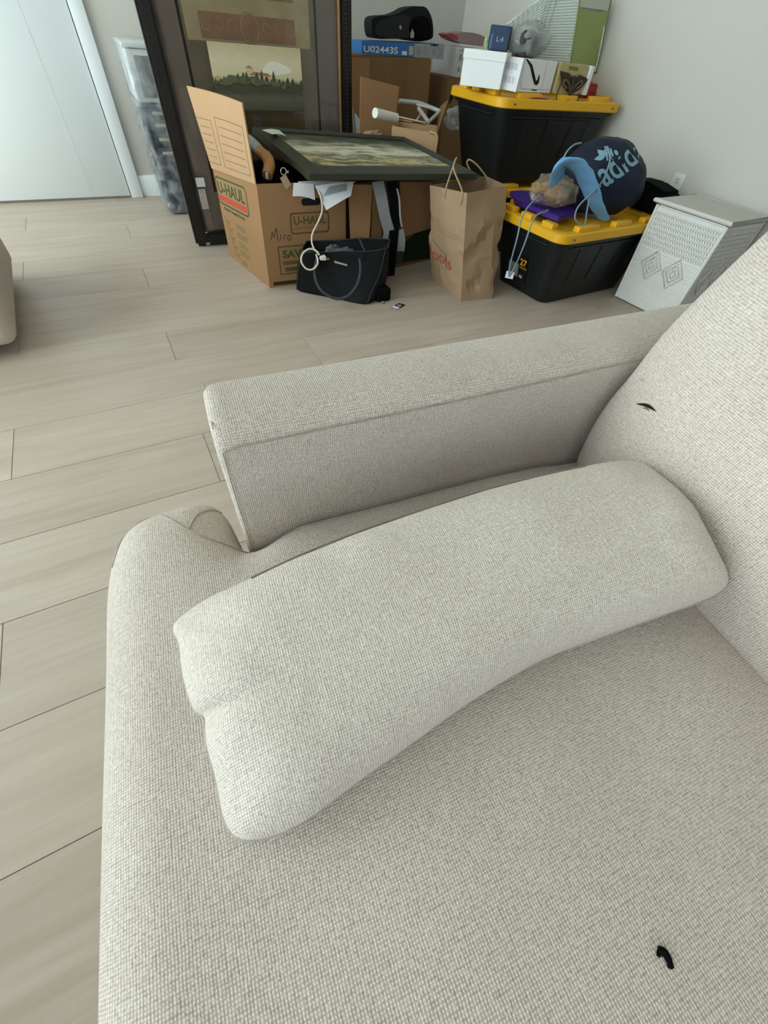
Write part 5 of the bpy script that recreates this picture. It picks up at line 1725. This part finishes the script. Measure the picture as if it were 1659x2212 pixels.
gt = thing('ribbed_tote_bag', 'tall white ribbed tote bag with lime green side on the stacked totes', 'bag')
RIB = mat('white ribbed fabric', '#d9e2dc', 0.8, var=0.05)
LIME = mat('lime green fabric', '#98a565', 0.7, var=0.12, scale=6)
CLR = mat('pale grey green film', '#b9c2b4', 0.25, var=0.06, spec=0.6)
wp = [(1.9510,2.4400,0.9254), (2.0136,2.4400,0.8426), (2.4169,2.4400,0.8127), (2.3633,2.4400,1.0367), (2.1683,2.4400,1.0413)]
wp = [(1.930, 2.50, 0.905), (1.945, 2.50, 0.845), (2.405, 2.40, 0.800), (2.372, 2.40, 1.050), (2.16, 2.45, 1.045)]
WPa, WPb, WPc, WPd, WPe = [Vector((1.9903,2.5000,0.9259)), Vector((2.0439,2.5000,0.8281)), Vector((2.4072,2.4200,0.8137)), Vector((2.3403,2.4200,1.0464)), Vector((2.1611,2.4600,1.0325))]
sheet('ribbed_face', lambda u, v: (WPb.lerp(WPc, u) * (1 - v) + (WPa.lerp(WPe, min(1, u * 2)) if u < 0.5 else WPe.lerp(WPd, (u - 0.5) * 2)) * v) + Vector((0, -0.0022, 0)) * math.sin(v * 150 - u * 14), 16, 170, RIB, gt, 0.003)
for k in (0.52, 0.58, 0.66):
    tube('stitch_line', [WPb.lerp(WPc, k - 0.16) * 0.86 + (WPa.lerp(WPe, 0.9)) * 0.14 + Vector((0, -0.006, 0)), WPe.lerp(WPd, (k - 0.5) * 2) + Vector((0, -0.007, 0))], 0.0012, GREY_PR, gt, n=5, sm=0)
SP = [Vector((2.4072,2.4200,0.8137)), Vector((2.6560,2.4550,0.7898)), Vector((2.5927,2.4550,1.0655)), Vector((2.3403,2.4200,1.0464))]
LM = Face(SP[0], SP[1], SP[1].lerp(SP[2], 0.80), SP[0].lerp(SP[3], 0.83))
sheet('lime_side', lambda u, v: LM.at(u, v * (1 - 0.05 * math.sin(PI * u)), 0.003 * math.sin(5 * u + 3 * v)), 8, 10, LIME, gt, 0.004)
UP = Face(SP[0].lerp(SP[3], 0.83), SP[1].lerp(SP[2], 0.80), SP[2], SP[3])
sheet('clear_top', lambda u, v: UP.at(u, v, 0.002 * math.sin(7 * u)), 6, 6, CLR, gt, 0.003)
tube('zip', [SP[1].lerp(SP[2], 0.02) + Vector((-0.01, -0.006, 0)), SP[1].lerp(SP[2], 0.3) + Vector((-0.008, -0.006, 0)), SP[1].lerp(SP[2], 0.62) + Vector((-0.012, -0.006, 0))], 0.005, mat('white zip', '#cfd0c0', 0.6, var=0.3, scale=150), gt, n=6)
tube('edge_piping', [SP[1] + Vector((0, -0.002, 0)), SP[2] + Vector((0, -0.002, 0))], 0.004, mat('dark olive piping', '#5f6a3c', 0.6), gt, n=6, sm=0)
tube('edge_piping', [SP[0] + Vector((0, -0.004, 0)), SP[3] + Vector((0, -0.004, 0))], 0.004, mat('olive piping', '#8a9a58', 0.6), gt, n=6, sm=0)
BKo = [p + Vector((0.02, 0.12, 0)) for p in (SP[0], SP[1], SP[2], SP[3])]
hexa('inner_body', [SP[0] + Vector((-0.30, 0.10, 0.0)), SP[0] + Vector((0.0, 0.02, 0)), SP[1] + Vector((0, 0.02, 0)), SP[1] + Vector((-0.1, 0.14, 0))],
     [SP[0] + Vector((-0.25, 0.10, 0.16)), SP[3] + Vector((0, 0.02, -0.01)), SP[2] + Vector((0, 0.02, -0.01)), SP[2] + Vector((-0.1, 0.14, -0.01))], RIB, gt, 0.004)
gn = thing('green_tissue', 'pale green tissue tuft behind the plain white shoe box', 'tissue')
blob('tuft', (1.9186,2.5000,0.8576), (0.045, 0.03, 0.035), 0.35, mat('pale green tissue', '#a9b58a', 0.8), gn, freq=6, sub=3, facet=True, seedv=21)

# ------------------------------------------------------------------ white cane hamper
hp = thing('cane_hamper', 'white woven cane hamper with hinged lid against the right wall', 'hamper')
h0, h1 = Vector((2.304, 1.470, 0)), Vector((2.322, 1.140, 0))
HD = 0.300
hr = Vector((1, 0.05, 0)).normalized()
hb = [h0, h1, h1 + hr * HD, h0 + hr * HD]
tb = [h0 + Vector((-0.004, 0.010, 0.425)), h1 + Vector((-0.004, -0.010, 0.425)), h1 + hr * (HD + 0.005) + Vector((0, -0.010, 0.425)), h0 + hr * (HD + 0.005) + Vector((0, 0.010, 0.425))]
hexa('body', [q + Vector((0, 0, 0.004)) for q in hb], tb, HAMPER, hp, 0.006)
HF_ = Face(h0 + Vector((0, 0, 0.004)), h1 + Vector((0, 0, 0.004)), tb[1], tb[0])
HS_ = Face(h1 + Vector((0, 0, 0.004)), hb[2] + Vector((0, 0, 0.004)), tb[2], tb[1])
# woven strands: slanting knots in courses over the upper part, flat courses below
def weave(face, name, rows, cols, v0, v1, r, slant):
    bm = bmesh.new()
    for i in range(rows):
        v = v0 + (v1 - v0) * (i + 0.5) / rows
        dv = (v1 - v0) / rows
        for j in range(cols):
            u = 0.03 + 0.94 * (j + 0.5) / cols
            du = 0.94 / cols * (0.55 if slant < 0.5 else 0.42)
            s = slant if i % 2 else -slant
            a, b = face.at(u - du, v - s * dv * 0.62, 0.0005), face.at(u + du, v + s * dv * 0.62, 0.0005)
            mid = face.at(u, v, r * 1.1)
            add_tube(bm, [a, mid, b], [r * 0.5, r, r * 0.5], 4, caps=False)
    o = finish(name, bm, HAMPER, hp, angle=80)
    o['kind'] = 'stuff'
weave(HF_, 'woven_strands', 14, 26, 0.62, 0.95, 0.0048, 1.0)
weave(HF_, 'woven_strands', 26, 30, 0.02, 0.60, 0.0022, 0.15)
weave(HS_, 'woven_strands', 14, 24, 0.62, 0.95, 0.0046, 1.0)
weave(HS_, 'woven_strands', 26, 26, 0.02, 0.60, 0.0022, 0.15)
for fc in (HF_, HS_):
    for cu in (0.32, 0.68):
        for k in (0.16, 0.10, 0.045):
            tube('raised_diamond', [fc.at(cu - k, 0.46, 0.004), fc.at(cu, 0.46 + k * 0.95, 0.005), fc.at(cu + k, 0.46, 0.004), fc.at(cu, 0.46 - k * 0.95, 0.005)], 0.0042, HAMPER, hp, n=6, closed=True, sm=0)
for a, b in ((hb[0], tb[0]), (hb[1], tb[1]), (hb[2], tb[2])):
    tube('corner_post', [a + Vector((0, 0, 0.006)), b], 0.008, HAMPER, hp, n=8, sm=0)
ex = 0.016
lz = 0.430
lp = [tb[0] + Vector((-ex, ex, 0)), tb[1] + Vector((-ex, -ex, 0)), tb[2] + Vector((ex * 0.5, -ex, 0)), tb[3] + Vector((ex * 0.5, ex, 0))]
LIDH = mat('grey white cane lid', '#c9c5bd', 0.6, var=0.10, scale=60, bump=0.5, bscale=220, spec=0.3)
lid_ = hexa('lid', [Vector((q.x, q.y, lz)) for q in lp], [Vector((q.x, q.y, lz + 0.016)) for q in lp], LIDH, hp, 0.005)
tube('lid_rim', [Vector((q.x, q.y, lz + 0.010)) for q in lp], 0.0085, mat('cane rim', '#d3d1cb', 0.55, var=0.08, scale=80), lid_, n=8, closed=True, sm=0)

# ------------------------------------------------------------------ kraft paper shopping bag
kb = thing('paper_bag', 'brown kraft paper shopping bag with twisted handles between flat picture and front tote', 'bag')
kA, kB, kC, kD = Vector((1.415, 2.010, 0)), Vector((1.409, 1.708, 0)), Vector((1.594, 1.682, 0)), Vector((1.600, 1.985, 0))
uA, uB, uC, uD = Vector((1.3150,1.9850,0.4211)), Vector((1.3941,1.8000,0.4298)), Vector((1.6489,1.8350,0.4390)), Vector((1.6620,2.0200,0.4395))
def bag_pt(f, z, s, inner=0.0):
    """f = face index 0..3 (A-B, B-C, C-D, D-A), s along the face, z 0..1 up"""
    lo = (kA, kB, kC, kD)
    hi = (uA, uB, uC, uD)
    p = lo[f].lerp(hi[f], z).lerp(lo[(f + 1) % 4].lerp(hi[(f + 1) % 4], z), s)
    c = (lo[0] + lo[2]) / 2 * (1 - z) + (hi[0] + hi[2]) / 2 * z
    d = (p - c)
    d.z = 0
    d.normalize()
    crump = 0.028 * noise.noise(Vector((p.x * 9, p.y * 9, p.z * 9))) + 0.015 * noise.noise(Vector((p.x * 22, p.y * 22, p.z * 18 + 5)))
    w = min(1.0, z / 0.12) * (1.0 - 0.75 * max(0, (z - 0.7) / 0.3))
    bulge = 0.016 * math.sin(PI * s) * math.sin(PI * min(1, z * 1.1))
    return p + d * (crump * w + bulge - inner)
NS, NZ = 7, 14
def bag_shell(name, inner, m, zmin=0.0):
    bm = bmesh.new()
    rows = []
    for k in range(NZ + 1):
        z = zmin + (1 - zmin) * k / NZ
        rows.append([bm.verts.new(bag_pt(f, z, i / NS, inner)) for f in range(4) for i in range(NS)])
    n = len(rows[0])
    for A_, B_ in zip(rows, rows[1:]):
        for j in range(n):
            a, b, c, d = A_[j], A_[(j + 1) % n], B_[(j + 1) % n], B_[j]
            if (j + 0) % 2:
                bm.faces.new((a, b, c))
                bm.faces.new((a, c, d))
            else:
                bm.faces.new((a, b, d))
                bm.faces.new((b, c, d))
    bm.faces.new(list(reversed(rows[0])))
    return finish(name, bm, m, kb, smooth=True, angle=14, recalc=True)
bag_shell('bag', 0.0, KRAFT)
bag_shell('lining', 0.003, mat('kraft paper inside', '#8d7358', 0.9, var=0.1), 0.02)
TW = mat('twisted paper cord', '#a78f72', 0.85, var=0.2, scale=150)
h_a, h_b = bag_pt(0, 1, 0.45), bag_pt(0, 1, 0.88)
tube('handle', [h_a + Vector((0, 0, -0.05)), h_a, Vector((1.3641,1.9000,0.4899)), Vector((1.3821,1.9050,0.5312)), Vector((1.3585,1.8800,0.4985)), h_b, h_b + Vector((0, 0, -0.05))], 0.0035, TW, kb, n=8)
tube('handle', [Vector((1.5776,1.9850,0.4273)), Vector((1.5394,1.9850,0.4632)), Vector((1.5058,1.9850,0.4960)), Vector((1.5115,1.9800,0.5100)), Vector((1.5547,1.9650,0.4905)), Vector((1.6163,1.9500,0.4440)), Vector((1.6321,1.9500,0.4223))], 0.0035, TW, kb, n=8)
class BagSide(Face):
    def at(s, u, v, off=0.0):
        p = bag_pt(0, v, u)
        return p + s.n * 0.002
KF = BagSide(kA, kB, uB, uA)
KF.text('Foods', 0.02, 0.275, 0.66, 0.135, INK_R, kb, bold=0.0, slant=-0.02)
KF.strokes('crease_line', [[(0.05, 0.50), (0.2, 0.47), (0.4, 0.42), (0.6, 0.40)]], 0.002, mat('dark kraft crease', '#6d5338', 0.9), kb)

# ------------------------------------------------------------------ black leather handbag
hb_ = thing('handbag', 'black leather handbag with drooping handle sitting in front of moving box', 'handbag')
bA, bB, bC, bD = [Vector(q) for q in ((0.6471,2.0783,0.0000), (0.9228,1.8131,0.0000), (1.0530,1.8860,0.0000), (0.760, 2.110, 0.0))]
rA, rB, rC, rD = [Vector(q) for q in ((0.6683,1.9944,0.1950), (1.0554,1.8885,0.2050), (1.1386,2.0123,0.2100), (0.745, 2.112, 0.205))]
def purse_ring(z, grow, dz=0.0, n=10):
    lo, hi = (bA, bB, bC, bD), (rA, rB, rC, rD)
    q = [lo[i].lerp(hi[i], z) for i in range(4)]
    c = sum(q, Vector()) / 4
    out = []
    for i in range(4):
        p0, p1, p2 = q[i - 1], q[i], q[(i + 1) % 4]
        a = p1.lerp(p0, 0.16)
        b = p1.lerp(p2, 0.16)
        for k in range(5):
            t = k / 4
            out.append(a * (1 - t) ** 2 + p1 * 2 * t * (1 - t) + b * t * t)
        e = q[(i + 1) % 4].lerp(p1, 0.16)
        for k in range(1, 6):
            out.append(b.lerp(e, k / 6))
    res = []
    for p in out:
        d = p - c
        d.z = 0
        d = d.normalized()
        w = 0.006 * noise.noise(Vector((p.x * 11, p.y * 11, z * 3)))
        sag = 0.010 * math.sin(PI * z)
        res.append(Vector((p.x, p.y, 0)) + d * (grow + w + sag) + Vector((0, 0, p.z + dz + (0.010 * noise.noise(Vector((p.x * 7, p.y * 7, 9))) if z > 0.9 else 0))))
    return res
bm = bmesh.new()
rg = [purse_ring(0, -0.012, 0.001), purse_ring(0.0, 0.0, 0.008)] + [purse_ring(k / 8, 0.004) for k in range(1, 9)]
rg += [purse_ring(1.0, -0.004, 0.0), purse_ring(0.9, -0.012, 0.0), purse_ring(0.55, -0.02, 0.0)]
loft(bm, rg, cap0=True, cap1=True)
finish('body', bm, LEATHER, hb_, angle=50)
tube('rim_piping', purse_ring(1.0, 0.002, 0.001), 0.0028, LEATHER_E, hb_, n=6, closed=True, sm=0)
tube('side_seam', [purse_ring(z, 0.006)[2] for z in (0.05, 0.3, 0.6, 0.98)], 0.0025, LEATHER_E, hb_, n=6)
tube('side_seam', [purse_ring(z, 0.006)[12] for z in (0.05, 0.3, 0.6, 0.98)], 0.0025, LEATHER_E, hb_, n=6)
fr_n = (bB - bA).cross(Vector((0, 0, 1))).normalized()
hpts = [(0.7540,1.9850,0.1925), (0.7246,1.9550,0.1649), (0.7073,1.9350,0.1230), (0.7091,1.9050,0.0838), (0.7303,1.8750,0.0579), (0.7782,1.8450,0.0407), (0.8266,1.8250,0.0550), (0.8692,1.8250,0.0931), (0.8943,1.8400,0.1369), (0.9002,1.8550,0.1816), (0.8974,1.8700,0.2034)]
tube('handle', hpts, 0.0065, LEATHER_E, hb_, n=10)
tube('handle', [(0.9629,2.0000,0.2321), (0.9663,1.9750,0.2068), (0.9648,1.9300,0.1861), (0.9335,1.9000,0.1830)], 0.0045, LEATHER_E, hb_, n=8)
for q in ((0.7422,1.9680,0.1838), (0.9013,1.8630,0.1978)):
    c = Vector(q)
    prism('handle_tab', [c + Vector((-0.022, 0.012, 0.018)), c + Vector((0.022, -0.018, 0.018)), c + Vector((0.004, -0.004, -0.022))], fr_n * 0.006, LEATHER, hb_)
pl_ = Vector((0.8158,1.8780,0.1781))
prism('metal_plate', [pl_ + Vector((-0.024, 0.019, 0.006)), pl_ + Vector((0.024, -0.016, -0.002)), pl_ + Vector((0.024, -0.016, -0.009)), pl_ + Vector((-0.024, 0.019, -0.002))], fr_n * 0.004, STEEL, hb_)
box('pouch_corner', (0.985, 1.825, 0.002), (1.060, 1.91, 0.060), BLACKC, hb_, bev=0.008)
box('foot_stud', (1.004, 1.808, 0.0), (1.018, 1.820, 0.010), mat('tan stud', '#8a7c62', 0.5), hb_, bev=0.002)
cl = thing('clear_wrapper', 'crumpled clear plastic wrapper inside the black handbag', 'wrapper')
wc = Vector((0.8582,1.9850,0.1895))
blob('film', wc + Vector((0.0, 0.0, -0.012)), (0.062, 0.034, 0.022), 0.4, film('dim film', '#7f868a', clear=0.6), cl, freq=9, sub=4, facet=True, seedv=31)
blob('film', wc + Vector((-0.03, 0.02, 0.0)), (0.032, 0.022, 0.020), 0.5, mat('silver foil film', '#6f7478', 0.2, metal=0.6, var=0.5, scale=60), cl, freq=9, sub=3, facet=True, seedv=33)

# small sticker on the floor
sk = thing('floor_sticker', 'small black and white sticker lying on the floor beside handbag', 'sticker')
f0, f1, f2, f3 = (1.0282,1.7598,0.0010), (1.0446,1.7281,0.0010), (1.1094,1.7597,0.0010), (1.0883,1.7884,0.0010)
SKF = Face(f0, f1, f2, f3)
if SKF.n.z < 0:
    SKF.n = -SKF.n
SKF.poly('card', [(0, 0), (1, 0), (1, 1), (0, 1)], INK_K, sk, off=0.0012)
SKF.poly('white_end', [(0.05, 0.03), (0.95, 0.03), (0.95, 0.34), (0.05, 0.34)], PAPER, sk, off=0.0018)
SKF.poly('white_ring', [(0.5 + 0.26 * math.cos(a * PI / 8), 0.62 + 0.13 * math.sin(a * PI / 8)) for a in range(16)], PAPER, sk, off=0.0019)
SKF.poly('ring_centre', [(0.5 + 0.13 * math.cos(a * PI / 8), 0.62 + 0.06 * math.sin(a * PI / 8)) for a in range(16)], INK_K, sk, off=0.0026)

# ================================================================== every empty moves to the base of its thing
bpy.context.view_layer.update()
for o in [x for x in SC.objects if x.type == 'EMPTY' and x.parent is None and x.location.length < 1e-6 and x.get('category')]:
    lo, hi = Vector((1e9,) * 3), Vector((-1e9,) * 3)
    for c in o.children:
        for q in c.bound_box:
            p = c.matrix_local @ Vector(q)
            for i in range(3):
                lo[i], hi[i] = min(lo[i], p[i]), max(hi[i], p[i])
    base = Vector(((lo.x + hi.x) / 2, (lo.y + hi.y) / 2, lo.z))
    for c in o.children:
        c.location = c.location - base
    o.location = o.rotation_euler.to_matrix() @ base
